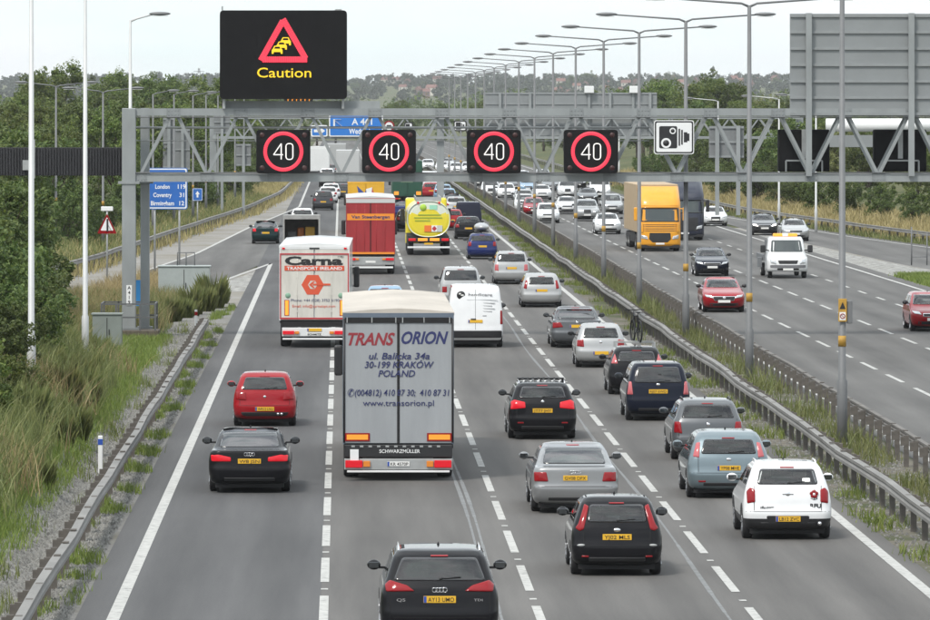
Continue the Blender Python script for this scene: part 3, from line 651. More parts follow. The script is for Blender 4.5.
def tanker():
    p = at(428.5, 255); p.y -= .6; my = mat('tanker_yellow', (.72, .60, .03), .35, coat=.6, noise=.05); mw = mat('tanker_white', (.62, .66, .56), .35, coat=.5)
    r = thing('tanker_lorry', 'yellow oval fuel tanker with a white upper half, in the third lane', 'tanker', p, 0, AWAY)
    a, b, zc = 1.27, 1.06, 2.12; n = 48; q = MB(); prof = [(.0, .02), (-.0, .55), (.02, .85), (.06, .95), (.0, .955), (-.02, .985), (.05, 1.0), (10.5, 1.0), (10.7, .9), (10.75, .02)]; vs = []; fs = []
    for y, k in prof:
        for i in range(n): t = 2 * math.pi * i / n; c, s_ = math.cos(t), math.sin(t); vs.append((a * k * math.copysign(abs(c) ** .85, c), y, zc + b * k * math.copysign(abs(s_) ** .85, s_)))
    for i in range(len(prof) - 1):
        for k in range(n):
            f = (i * n + k, i * n + (k + 1) % n, (i + 1) * n + (k + 1) % n, (i + 1) * n + k); z = sum(vs[j][2] for j in f) / 4
            q.add([], [], 0); q.f.append(f); q.m.append(1 if (i in (3, 4, 5) or (z > zc + .32 and i < 7)) else 0); q.sm.append(False)
    q.v = vs; q.build('tank', [my, mw], r)
    q = MB(); q.lathe([(-.02, .001), (-.02, .19), (.0, .20)], (-.32, -.01, 2.80), 'y', 20, 0); q.box(.05, .5, -.02, -.0, 2.68, 2.94, 1); q.build('emblem', [mat('lime', (.35, .55, .05)), mat('mint', (.30, .62, .45))], r)
    q = MB()
    for i, (x0, x1) in enumerate(((-.62, .72), (-.85, .80), (-.80, .1))): q.box(x0, x1, -.02, -.0, 2.33 - .17 * i, 2.40 - .17 * i)
    q.build('green_lettering_rows', mat('olive', (.28, .36, .03)), r)
    MB().box(-.25, .16, -.035, -.0, 1.38, 1.75, 0).box(.17, .5, -.035, 0, 1.38, 1.75, 1).box(.51, .80, -.035, 0, 1.38, 1.75, 2).prism([(.33, 1.72), (.48, 1.565), (.33, 1.41), (.19, 1.565)], RV, -.042, -.036, 3).build('hazard_panel', [mat('hazard_orange', (.75, .16, .02)), M_WHITE, mat('hazard_grey', (.5, .52, .5)), M_DRED], r)
    q = MB()
    for s in (-1, 1): q.box(s * .62 - .06, s * .62 + .06, -.06, .02, 3.02, 3.14, 0, .02)
    q.build('top_lamp', M_REDLIT, r); MB().box(-.75, .75, .25, .30, 3.16, 3.42).box(-.75, -.7, .3, 9.8, 3.16, 3.40).box(.7, .75, .3, 9.8, 3.16, 3.4).build('catwalk_rail', M_STEEL, r)
    MB().box(-1.2, 1.2, .1, 10.4, .75, 1.10).build('chassis', M_UNDER, r); MB().box(-1.24, 1.24, -.06, .06, .78, 1.02, 0, .02).build('light_bar', M_BLACK, r); rear_lamps(r, 1.24, .92, -.06, lit=True, amber=False, h=.15)
    for s in (-1, 1): MB().box(s * .35 - .28, s * .35 + .28, -.08, -.06, .84, 1.0, 0, .01).build('marker_board', M_AMBLIT, r)
    plate(r, None, None, .68, 'rear', True, y=-.05, strip=False); MB().box(-1.24, 1.24, -.08, -.0, .42, .52, 0, .01).build('under_run_bar', M_WHITE, r); tandem(r, [1.2, 2.5, 3.8], 1.24); tractor(r, 9.4, my)

def far_lorry(label, px, py, w, top, m, cab=None, L_=12., z_top=None, name='lorry', group=AWAY):
    hw = w / 2; p = at(px, py); r = thing(name, label, 'lorry', p, 0, group)
    MB().box(-hw, hw, .05, L_, 1., top, 0, .03).build('trailer_box', m, r); MB().box(-hw + .06, hw - .06, .0, .06, 1.1, top - .2, 0, .01).build('door', m, r)
    MB().box(-hw + .1, hw - .1, .05, L_, .5, 1.).build('chassis', M_UNDER, r); tandem(r, [1.5, 2.8], hw, n=14); rear_lamps(r, hw, .85, .05, amber=False); tractor(r, L_ - 1., cab or m, hw - .05, mirror=False); return r

# -- oncoming lorries: origin on the ground under the front bumper, local -y towards the camera
def front_lorry(label, px, py, m, m_side, top, w=2.5, yellow=False, bh=4.0, rz=0.):
    hw = w / 2; p = at(px, py); p.y -= 1.2; r = thing('lorry', label, 'lorry', p, rz, ONC)
    rows = [(.32, .05), (.5, .0), (1.2, .0), (1.75, .03), (2.55, .16), (2.95, .22), (3.2, .50), (top, 1.15)]; vs = []; fs = []; nx = 15
    for z, y in rows:
        for i in range(nx):
            u = -1 + 2 * i / (nx - 1); k = 1 if z < 3 else 1 - .10 * (z - 3) / (top - 3); vs.append((hw * k * math.copysign(abs(u) ** .8, u), y + .28 * abs(u) ** 5, z))
        vs += [(hw, 2.2, z), (-hw, 2.2, z)]
    n = nx + 2
    for j in range(len(rows) - 1):
        for i in range(n): fs.append((j * n + i, j * n + (i + 1) % n, (j + 1) * n + (i + 1) % n, (j + 1) * n + i))
    fs += [tuple(range(n))[::-1], tuple((len(rows) - 1) * n + i for i in range(n))]; q = MB(); q.add(vs, fs); me = q.mesh('cab'); me.polygons.foreach_set('use_smooth', [True] * (len(fs) - 2) + [False] * 2); cabo = link('cab', me, r, m)
    bvh = BVHTree.FromPolygons([Vector(v) for v in vs], fs); P = lambda nm, pl, mt, **k: patch(nm, bvh, pl, 'rear', mt, r, **k)
    P('windscreen', [(-hw + .08, 1.78), (hw - .08, 1.78), (hw - .10, 2.60), (-hw + .10, 2.60)], [M_FRIT, mat('screen_glass', (.03, .04, .04), .08, coat=1.)], off=.01, frame=.05)
    P('sun_visor', [(-hw + .1, 2.64), (hw - .1, 2.64), (hw - .12, 2.80), (-hw + .12, 2.80)], m, off=.10, rnd=.04)
    if yellow:
        for i, z in enumerate((1.22, 1.34, 1.47, 1.58)): P('grille_bar', rects(-hw + .12, hw - .12, z, z + .045), mat('grille_brown', (.16, .07, .015), .5), off=.006, rnd=.01)
        P('lower_grille', [(-.62, 1.12), (.62, 1.12), (.66, .75), (.45, .55), (-.45, .55), (-.66, .75)], M_BLACK, off=.012)
    else: P('lower_grille', rects(-.85, .85, .62, 1.5), M_BLACK, off=.012)
    for s in (-1, 1):
        P('headlight', [(s * .72, .72), (s * 1.12, .78), (s * 1.14, 1.0), (s * .78, .92)][::s], M_CLEAR, off=.015, dome=.02); P('corner_panel', rects(min(s * 1.02, s * 1.2), max(s * 1.02, s * 1.2), 1.15, 1.7)[::1], m, off=.05)
        MB().box(s * (hw + .22) - .11, s * (hw + .22) + .11, -.12, .12, 1.85, 2.65, 0, .05).bar((s * (hw - .1), .1, 2.6), (s * (hw + .2), .0, 2.55), .05).build('wing_mirror', m if yellow else M_BLACK, r)
    plate(r, None, None, .47, 'rear', False, y=-.03, strip=False); MB().box(-hw + .05, hw - .05, .05, 2.2, .22, .4).build('bumper', M_BLACK, r)
    MB().box(-1.25, 1.25, 2.6, 15.5, 1.1, bh, 0, .03).build('trailer_box', m_side, r); MB().box(-.5, .5, 1, 15, .6, 1.1).box(-1.2, 1.2, 5.4, 10, .45, 1.05).build('chassis', M_UNDER, r); tandem(r, [1.2, 4.4, 11., 12.3, 13.6], 1.22); return r

def recovery_truck():
    p = at(787, 278); p.y -= .8; r = thing('recovery_truck', 'white recovery truck with an orange light bar on its cab, oncoming in the far carriageway', 'truck', p, .01, ONC)
    hw = 1.0; rows = [(.35, .06, 1.), (.5, .0, 1.), (.85, .02, 1.), (1.05, .10, 1.), (1.18, .60, .97), (1.30, .78, .95), (1.95, 1.25, .86), (2.08, 1.45, .80)]; vs = []; fs = []; nx = 13
    for z, y, k in rows:
        for i in range(nx): u = -1 + 2 * i / (nx - 1); vs.append((hw * k * math.copysign(abs(u) ** .8, u), y + .22 * abs(u) ** 4, z))
        vs += [(hw * k, 2.4, z), (-hw * k, 2.4, z)]
    n = nx + 2
    for j in range(len(rows) - 1):
        for i in range(n): fs.append((j * n + i, j * n + (i + 1) % n, (j + 1) * n + (i + 1) % n, (j + 1) * n + i))
    fs += [tuple(range(n))[::-1], tuple((len(rows) - 1) * n + i for i in range(n))]; q = MB(); q.add(vs, fs); me = q.mesh('cab'); me.polygons.foreach_set('use_smooth', [True] * (len(fs) - 2) + [False] * 2); link('cab', me, r, M_LWHITE)
    bvh = BVHTree.FromPolygons([Vector(v) for v in vs], fs); P = lambda nm, pl, mt, **k: patch(nm, bvh, pl, 'rear', mt, r, **k)
    P('windscreen', [(-.82, 1.33), (.82, 1.33), (.74, 1.92), (-.74, 1.92)], [M_FRIT, mat('screen_glass', (.03, .04, .04), .08, coat=1.)], off=.01, frame=.03, rnd=.08)
    P('grille', [(-.45, .74), (.45, .74), (.52, .92), (-.52, .92)], M_BLACK, off=.01); P('air_intake', rects(-.55, .55, .42, .52), M_BLACK, off=.01); P('bumper', rects(-.9, .9, .55, .68), mat('grey_bumper', (.14, .14, .15)), off=.03)
    for s in (-1, 1):
        P('headlight', [(s * .58, .72), (s * .88, .78), (s * .90, 1.0), (s * .66, .95)][::s], M_CLEAR, off=.015, dome=.02)
        MB().box(s * 1.2 - .13, s * 1.2 + .13, .9, 1.05, 1.3, 1.68, 0, .05).bar((s * .9, 1.0, 1.4), (s * 1.2, 1.0, 1.45), .05).build('wing_mirror', M_BLACK, r)
    plate(r, None, None, .46, 'rear', False, y=-.04, strip=False)
    q = MB().box(-.62, .62, 1.75, 2.05, 2.09, 2.25, 0, .05); q.box(-.15, .15, 1.74, 2.06, 2.10, 2.26, 1, .03); q.build('light_bar', [M_AMBLIT, M_WHITE], r)
    MB().box(-1.08, 1.08, 2.6, 6.8, .85, 1.0).box(-1.08, -1.0, 2.6, 6.8, 1.0, 1.15).box(1.0, 1.08, 2.6, 6.8, 1.0, 1.15).box(-1.0, 1.0, 2.5, 2.58, 1.0, 1.9).box(-1.3, -1.12, 2.7, 3.4, .5, 1.0).build('flatbed', mat('bed_grey', (.16, .17, .18), .6), r)
    MB().box(-.4, .4, .4, 6.5, .4, .8).build('chassis', M_UNDER, r); tandem(r, [.85, 5.2], .98, .34, .22)
# ------------------------------------------------------------------ ground, roads, markings
def ip(x, xs, ys): return float(np.interp(x, xs, ys))
FX = lambda d: -.0025 * d                                # the far carriageway drifts a little to the left
RAIL_D = [225, 292, 328, 380, 426, 480, 560, 680, 1500]; RAIL_X = [-20, -14.6, -12.9, -11.1, -9.4, -7.4, -5.6, -4.9, -4.9]
def rail_x(d): return ip(d, RAIL_D, RAIL_X)
SLR_D = [100, 225, 300, 400, 470, 620, 1500]; SLR_X = [80, 50, 42, 34.5, 30.6, 28.6, 28.6]    # right hand barrier
def srail_x(d): return ip(d, SLR_D, SLR_X) + 1.0
def ground_z(x, d):
    a = ip(d, [80, 155, 190, 206, 225, 258], [1.4, 1.28, .57, .12, .0, -.03])
    z = -.03
    if x < -6.0 and d < 258: z = max(z, min(1.6, (-6.0 - x) / 2.0) * max(a, 0) if a > 0 else z)
    if d < 258 and x < -12: z += min(2.2, (-12 - x) * .16)
    if d >= 258: 
        r = rail_x(d) - 1.2
        if x < r: z += min(2.2, (r - x) * .14)
    r = srail_x(d) + .8
    if x > r: z += min(2.6, (x - r) * .13)
    if d > 3600: z += 30. * (1 - math.cos(min(1, (d - 3600) / 3000) * math.pi)) / 2
    return z
def ramp_mat(name, stops, scale, detail=8., rough=.9, stretch=(1, 1, 1), bump=.3, scale2=None, c2=None, f2=(.5, .7), dist=.03):
    m = bpy.data.materials.new(name); m.use_nodes = True; MATS[name] = m; t = m.node_tree; p = t.nodes['Principled BSDF']; p.inputs['Roughness'].default_value = rough; p.inputs['Specular IOR Level'].default_value = .3
    c = N(t, 'ShaderNodeTexCoord'); mpn = N(t, 'ShaderNodeMapping'); mpn.inputs['Scale'].default_value = stretch; n = N(t, 'ShaderNodeTexNoise'); setin(n, Scale=scale, Detail=detail, Roughness=.65)
    r = N(t, 'ShaderNodeValToRGB'); e = r.color_ramp.elements
    while len(e) < len(stops): e.new(.5)
    for q, (pos, col) in zip(e, stops): q.position = pos; q.color = (*col, 1)
    t.links.new(c.outputs['Object'], mpn.inputs['Vector']); t.links.new(mpn.outputs['Vector'], n.inputs['Vector']); t.links.new(n.outputs['Fac'], r.inputs['Fac']); last = r.outputs['Color']
    if scale2:
        n2 = N(t, 'ShaderNodeTexNoise'); setin(n2, Scale=scale2, Detail=4.); t.links.new(c.outputs['Object'], n2.inputs['Vector'])
        r2 = N(t, 'ShaderNodeMapRange'); setin(r2, From_Min=f2[0], From_Max=f2[1]); t.links.new(n2.outputs['Fac'], r2.inputs['Value'])
        x = N(t, 'ShaderNodeMixRGB'); x.inputs['Color2'].default_value = (*c2, 1); t.links.new(r2.outputs['Result'], x.inputs['Fac']); t.links.new(last, x.inputs['Color1']); last = x.outputs['Color']
    t.links.new(last, p.inputs['Base Color'])
    if bump: b = N(t, 'ShaderNodeBump'); setin(b, Strength=bump, Distance=dist); t.links.new(n.outputs['Fac'], b.inputs['Height']); t.links.new(b.outputs['Normal'], p.inputs['Normal'])
    return m
M_GROUND = ramp_mat('meadow', [(.3, (.045, .06, .018)), (.5, (.075, .085, .03)), (.7, (.14, .12, .055))], .35, scale2=.02, c2=(.05, .07, .02))
M_GRAVEL = ramp_mat('gravel', [(.32, (.13, .127, .12)), (.5, (.185, .18, .17)), (.68, (.25, .245, .23))], 9., detail=12., bump=.5, scale2=.35, c2=(.13, .122, .095), f2=(.52, .7))
M_DIRT = ramp_mat('median_soil', [(.3, (.07, .065, .05)), (.55, (.15, .135, .11)), (.75, (.22, .20, .17))], 2.2, detail=10., bump=.6, scale2=.4, c2=(.06, .07, .03), f2=(.42, .6))
M_CONC = ramp_mat('worn_concrete', [(.3, (.19, .185, .17)), (.55, (.26, .25, .235)), (.75, (.32, .31, .29))], 1.2, detail=10., bump=.2, scale2=.15, c2=(.19, .175, .14), f2=(.45, .7))
M_LINE = ramp_mat('road_paint', [(.30, (.17, .17, .165)), (.45, (.40, .40, .385)), (.7, (.50, .50, .48))], 4.5, detail=8., rough=.7, bump=.1)
def asphalt(name, a, b, lanes):
    """asphalt with fine grain, long patches and two slightly darker wheel tracks down each lane"""
    m = bpy.data.materials.new(name); m.use_nodes = True; MATS[name] = m; t = m.node_tree; p = t.nodes['Principled BSDF']; p.inputs['Roughness'].default_value = .82; p.inputs['Specular IOR Level'].default_value = .35
    c = N(t, 'ShaderNodeTexCoord'); mpn = N(t, 'ShaderNodeMapping'); mpn.inputs['Scale'].default_value = (1, .035, 1)
    n = N(t, 'ShaderNodeTexNoise'); setin(n, Scale=1.1, Detail=7., Roughness=.6); g = N(t, 'ShaderNodeTexNoise'); setin(g, Scale=22., Detail=3., Roughness=.7); w = N(t, 'ShaderNodeTexNoise'); setin(w, Scale=.06, Detail=3.)
    t.links.new(c.outputs['Object'], mpn.inputs['Vector']); t.links.new(mpn.outputs['Vector'], n.inputs['Vector']); t.links.new(c.outputs['Object'], g.inputs['Vector']); t.links.new(c.outputs['Object'], w.inputs['Vector'])
    x = N(t, 'ShaderNodeMixRGB'); x.inputs['Color1'].default_value = (*a, 1); x.inputs['Color2'].default_value = (*b, 1)
    mr = N(t, 'ShaderNodeMapRange'); setin(mr, From_Min=.32, From_Max=.68); t.links.new(n.outputs['Fac'], mr.inputs['Value']); t.links.new(mr.outputs['Result'], x.inputs['Fac'])
    s = N(t, 'ShaderNodeSeparateXYZ'); t.links.new(c.outputs['Object'], s.inputs['Vector'])
    a1 = N(t, 'ShaderNodeMath', operation='MULTIPLY_ADD'); a1.inputs[1].default_value = 2 * math.pi / lanes[1] * 2; a1.inputs[2].default_value = -2 * math.pi / lanes[1] * 2 * lanes[0]; t.links.new(s.outputs['X'], a1.inputs[0])
    sn = N(t, 'ShaderNodeMath', operation='COSINE'); t.links.new(a1.outputs[0], sn.inputs[0])
    tr = N(t, 'ShaderNodeMapRange'); setin(tr, From_Min=-1., From_Max=1., To_Min=.87, To_Max=1.06); t.links.new(sn.outputs[0], tr.inputs['Value'])
    gr = N(t, 'ShaderNodeMapRange'); setin(gr, From_Min=.3, From_Max=.7, To_Min=.84, To_Max=1.16); t.links.new(g.outputs['Fac'], gr.inputs['Value'])
    wr_ = N(t, 'ShaderNodeMapRange'); setin(wr_, From_Min=.35, From_Max=.65, To_Min=.87, To_Max=1.10); t.links.new(w.outputs['Fac'], wr_.inputs['Value'])
    k = N(t, 'ShaderNodeMath', operation='MULTIPLY'); k2 = N(t, 'ShaderNodeMath', operation='MULTIPLY'); t.links.new(tr.outputs['Result'], k.inputs[0]); t.links.new(gr.outputs['Result'], k.inputs[1]); t.links.new(k.outputs[0], k2.inputs[0]); t.links.new(wr_.outputs['Result'], k2.inputs[1])
    h = N(t, 'ShaderNodeHueSaturation'); t.links.new(x.outputs['Color'], h.inputs['Color']); t.links.new(k2.outputs[0], h.inputs['Value']); t.links.new(h.outputs['Color'], p.inputs['Base Color'])
    b_ = N(t, 'ShaderNodeBump'); setin(b_, Strength=.25, Distance=.01); t.links.new(g.outputs['Fac'], b_.inputs['Height']); t.links.new(b_.outputs['Normal'], p.inputs['Normal'])
    return m
M_ASPH = asphalt('asphalt_brownish', (.082, .079, .076), (.128, .123, .117), (-.3, 3.65)); M_ASPD = asphalt('asphalt_dark', (.064, .064, .066), (.098, .098, .099), (-.3, 3.65)); M_ASPF = asphalt('asphalt_far', (.088, .086, .083), (.130, .127, .122), (14.6, 3.45))

def ground():
    xs = sorted(set([-900, -600, -300, -160, -90] + list(np.arange(-60, 95, 1.2)) + [95, 110, 140, 200, 320, 600, 900])); ds = [40] + list(np.arange(60, 640, 5.)) + list(np.arange(640, 1500, 30.)) + list(np.arange(1500, 3600, 150.)) + list(np.arange(3600, 6700, 150.)) + [6950]
    v = np.array([(x, d, ground_z(x, d)) for d in ds for x in xs]); n = len(xs); f = np.array([(j * n + i, j * n + i + 1, (j + 1) * n + i + 1, (j + 1) * n + i) for j in range(len(ds) - 1) for i in range(n - 1)])
    o = link('ground', fast_mesh('ground', v, f, True), None, M_GROUND); struct(o)
def strip(name, ds, xl, xr, z, m, step=8., zf=None):
    dd = np.arange(ds[0], ds[1] + .01, (ds[1] - ds[0]) / max(1, round((ds[1] - ds[0]) / step))); v = []; f = []
    for d in dd: a, b = xl(d), xr(d); v += [(a, d, z + (zf(a, d) if zf else 0)), (b, d, z + (zf(b, d) if zf else 0))]
    for i in range(len(dd) - 1): f.append((2 * i, 2 * i + 1, 2 * i + 3, 2 * i + 2))
    return struct(link(name, fast_mesh(name, np.array(v), np.array(f)), None, m))
ground()
END = 1500
K = lambda c: (lambda d: c)
strip('road', (60, END), K(-.36), K(11.05), .0, M_ASPH); strip('road', (60, END), K(-4.55), K(-.36), .002, M_ASPD)
strip('far_road', (60, END), lambda d: 14.6 + FX(d), lambda d: 29.2 + FX(d), .0, M_ASPF)
SL_D = [225, 292, 354, 429, 518, 1500]; SL_X = [-15.6, -11.7, -8.6, -6.65, -3.6, -3.6]; slx = lambda d: ip(d, SL_D, SL_X)
SR_X = lambda d: ip(d, [225, 299, 333, 520], [-9.9, -6.0, -3.9, -3.9])
strip('slip_road', (225, 520), lambda d: slx(d) - .1, lambda d: ip(d, [225, 299, 336, 520], [-9.9, -6.0, -4.2, -4.2]), -.004, M_ASPF)
strip('hard_shoulder', (225, END), lambda d: rail_x(d) + .1 if d < 480 else -6.5, lambda d: slx(d) - .1, -.006, M_CONC)
def gravel_strip():
    ds = np.arange(60, 264, 3.); xs = [-6.75, -6.5, -6.25, -6.0, -4.55]; v = np.array([(x - (.25 * math.sin(d * .13) if i == 0 else 0), d, max(0, ground_z(x, d)) + .004 + (-.02 if i in (0, 4) else 0)) for d in ds for i, x in enumerate(xs)]); n = len(xs)
    f = np.array([(j * n + i, j * n + i + 1, (j + 1) * n + i + 1, (j + 1) * n + i) for j in range(len(ds) - 1) for i in range(n - 1)]); struct(link('gravel_verge', fast_mesh('gravel_verge', v, f, True), None, M_GRAVEL))
gravel_strip()
strip('median_ground', (60, END), K(11.05), lambda d: 14.6 + FX(d), -.008, M_DIRT)
# the right hand slip road and its gore
sxe = lambda d: ip(d, SLR_D, SLR_X)
strip('slip_road', (150, 480), lambda d: max(29.2 + FX(d), ip(d, [150, 225, 290, 330, 420, 480], [58, 42, 33.6, 31., 28.6, 28.6])), lambda d: sxe(d) + .7, -.004, M_ASPF)
def markings():
    q = MB(); Z = .007
    def seg(x0, d0, d1, w=.15, z=Z, fx=K(0), step=20.):
        n = max(1, int((d1 - d0) / step))
        for i in range(n):
            a, b = d0 + (d1 - d0) * i / n, d0 + (d1 - d0) * (i + 1) / n
            q.add([(x0 + fx(a) - w / 2, a, z), (x0 + fx(a) + w / 2, a, z), (x0 + fx(b) + w / 2, b, z), (x0 + fx(b) - w / 2, b, z)], [(0, 1, 2, 3)])
    def poly(fx, d0, d1, w=.2, step=6., z=Z):
        n = int((d1 - d0) / step)
        for i in range(n):
            a, b = d0 + (d1 - d0) * i / n, d0 + (d1 - d0) * (i + 1) / n
            q.add([(fx(a) - w / 2, a, z), (fx(a) + w / 2, a, z), (fx(b) + w / 2, b, z), (fx(b) - w / 2, b, z)], [(0, 1, 2, 3)])
    seg(-3.9, 60, 333, .22); poly(slx, 225, 520, .2); seg(-3.6, 520, 1400, .2); poly(SR_X, 250, 333, .2)
    seg(10.6, 60, 1400, .22)
    for x, m0, md, ln in ((-.3, 65.6, 9.0, 5.9), (3.42, 62.1, 9.3, 6.0), (7.13, 61.6, 9.35, 6.0)):
        d = m0
        while d < 1300:
            if not (x == -.3 and d > 385): seg(x, d, d + ln, .16); 
            if d < 420: seg(x, d + ln + 1.35, d + ln + 1.65, .13)
            d += md
    seg(-.3, 386, 900, .16)
    for i, x in enumerate((18.3, 21.75, 25.2)):
        d = 60 + i * 3
        while d < 1300: seg(x, d, d + (5.6 if i < 2 else 4.), .15, Z, FX); d += 9.3
    seg(28.35, 60, 1300, .2, Z, FX); seg(14.95, 60, 1300, .16, Z, FX); poly(lambda d: sxe(d) - .4, 150, 470, .2)
    struct(q.build('lane_marking', M_LINE))
    # speckled gore hatching: left nose and right nose
    g = MB()
    def fan(d0, d1, xl, xr, step):
        d = d0
        while d < d1:
            a, b = xl(d) + .35, xr(d) - .3
            if b - a > .3: g.add([(a, d, -.001), (b, d, -.001), (b, d + step * .62, -.001), (a, d + step * .62, -.001)], [(0, 1, 2, 3)])
            d += step
    fan(284, 331, SR_X, K(-3.9), 1.1); fan(308, 420, lambda d: 28.5 + FX(d), lambda d: ip(d, [285, 330, 420], [33.4, 31., 28.4]), 1.5)
    struct(g.build('gore_marking', ramp_mat('worn_paint', [(.42, (.15, .15, .14)), (.52, (.42, .42, .40)), (.7, (.55, .55, .53))], 2.5, rough=.8)))
markings()
strip('gore_road', (262, 336), lambda d: SR_X(d) - .2, K(-4.55), -.006, M_CONC)
strip('gore_road', (306, 430), lambda d: 29.1 + FX(d), lambda d: ip(d, [285, 330, 430], [33.8, 31.2, 28.9]), -.008, M_CONC)
q = MB()
for x, a, b in ((2.66, 60, 240), (2.80, 60, 180), (6.70, 60, 330)):
    d = a
    while d < b:
        w = .035 + .012 * math.sin(d * 1.3); x0 = x + .05 * math.sin(d * .11); q.add([(x0 - w, d, .0035), (x0 + w, d, .0035), (x0 + .05 * (math.sin((d + 4) * .11) - math.sin(d * .11)) + w, d + 4, .0035), (x0 + .05 * (math.sin((d + 4) * .11) - math.sin(d * .11)) - w, d + 4, .0035)], [(0, 1, 2, 3)]); d += 4
struct(q.build('sealed_joint', mat('pale_sealant', (.165, .17, .172), .7, noise=.3)))

# ------------------------------------------------------------------ crash barriers
M_RAILP = mat('barrier_post', (.10, .09, .08), .8, noise=.3, nscale=4); M_BEAM = mat('barrier_beam', (.205, .20, .19), .65, metal=.1, noise=.25, nscale=1.4, stretch=(1, .25, 1)); M_BEAMD = mat('weathered_beam', (.135, .125, .115), .7, noise=.25, nscale=1.2, stretch=(1, .3, 1))
def barrier(label, fx, d0, d1, zf, side, sp=2.4, m=M_BEAM, top=.78, h=.22, w=.16, group=None, step=6., wob=.02, posts=100, ends=True):
    """box beam on posts: `side` is where the posts stand behind the beam"""
    r = thing('crash_barrier', label, 'crash barrier', (fx(d0), d0, 0)); q = MB(); pts = []; d = d0
    while d <= d1 + .1: pts.append((fx(d) + wob * math.sin(d * .35), d, zf(fx(d), d) + top - h / 2 + wob * math.sin(d * .21))); d += step if d < 350 else step * 3
    b = fx(d0)
    prof = [(-w / 2, -h / 2), (w / 2, -h / 2), (w / 2, -h * .2), (w * .30, 0), (w / 2, h * .2), (w / 2, h / 2), (-w / 2, h / 2), (-w / 2, h * .2), (-w * .30, 0), (-w / 2, -h * .2)]; n = len(prof); vs = []; fs = []
    for p in pts: vs += [(p[0] + u - b, p[1] - d0, p[2] + t) for u, t in prof]
    for i in range(len(pts) - 1):
        for k in range(n): fs.append((i * n + k, i * n + (k + 1) % n, (i + 1) * n + (k + 1) % n, (i + 1) * n + k))
    fs += [tuple(range(n))[::-1], tuple((len(pts) - 1) * n + k for k in range(n))]; q.add(vs, fs)
    d = d0 + 1.6
    while d < min(d1, 330): x = fx(d) - b; q.box(x - .06, x + .06, d - d0 - .13, d - d0 + .13, zf(fx(d), d) + top - .004, zf(fx(d), d) + top + .018, 1); d += 3.2
    q.build('beam', [m, M_RAILP], r)
    pm = MB().box(-.06, .06, -.05, .05, -.1, top - .02); pm.box(-.06 if side > 0 else -.14, .14 if side > 0 else .06, -.055, .055, top - .27, top - .05); me = pm.mesh('post'); me.materials.append(M_RAILP)
    d = d0 + .6; k = 0; st = MB()
    while d < d1:
        x = fx(d) + side * (w / 2 + .085) - b; z = zf(fx(d), d)
        if k < posts: link('post', me, r, loc=(x, d - d0, z))
        else: st.box(x - .06, x + .06, d - d0 - .05, d - d0 + .05, z - .1, z + top - .02)
        d += sp if d < 500 else sp * 2; k += 1
    if st.v: o = st.build('post', M_RAILP, r); o['kind'] = 'stuff'
    return r
Z0 = lambda x, d: 0.
barrier('silver crash barrier along the gravel strip left of the nearest lane', K(-5.05), 70, 228, lambda x, d: 0., -1)
barrier('grey box beam crash barrier of the central reservation, beside the white edge line', K(11.65), 80, 1300, Z0, 1, wob=.03)
barrier('dark weathered crash barrier on the oncoming side of the central reservation', lambda d: 13.9 + .0 * FX(d) - (max(0, d - 300) * .0018), 95, 1300, Z0, -1, m=M_BEAMD, h=.16, w=.12, sp=2.4)
barrier('pale crash barrier following the bend of the left slip road below the trees', lambda d: rail_x(d), 265, 1000, Z0, -1, sp=3.2, posts=90)
barrier('pale crash barrier at the foot of the dry grass bank on the far right', lambda d: srail_x(d), 250, 1000, Z0, 1, sp=3.2, posts=90)

# ------------------------------------------------------------------ lamp columns
M_COLD = mat('dark_column', (.15, .155, .16), .6, metal=.1, noise=.15, nscale=1.); M_COLL = mat('pale_column', (.50, .51, .51), .5, metal=.15, noise=.08, nscale=1.)
M_LANT = mat('lantern_grey', (.16, .165, .17), .5); M_TAGY = mat('column_tag_yellow', (.42, .24, .035), .6, noise=.25, nscale=5); M_TAGR = mat('column_tag_red', (.30, .04, .03), .6)
def lamp_column(label, loc, H, arms, m, group, reach=2.83, r=.105, name='street_lamp', tags=True, base=True):
    t = thing(name, label, 'street lamp', loc, 0, group); q = MB().tube([(0, 0, -.3), (0, 0, 1.6), (0, 0, 1.65), (0, 0, H)], [r * 1.35, r * 1.35, r, r * .62], 12); q.build('column', m, t)
    for s in arms:
        tip = (s * reach, 0, H + .24); MB().tube([(0, 0, H - .05), (s * .25, 0, H + .06), tip], [.042, .036, .028], 8).build('arm', m, t)
        l = MB(); l.ball((s * (reach + .18), 0, H + .25), (.42, .15, .075), 12); l.box(s * (reach + .18) - .30, s * (reach + .18) + .30, -.09, .09, H + .15, H + .17, 1); l.build('lantern', [M_LANT, mat('lantern_bowl', (.6, .6, .58), .2)], t)
    if tags:
        MB().lathe([(2.5, r * .9), (2.5, r * 1.04), (2.78, r * 1.03), (2.78, r * .9)], (0, 0, 0), 'z', 12).build('yellow_tag', M_TAGY, t)
    return t
G_MED = 'double armed lamp columns in the central reservation'
d = 156.6; i = 0
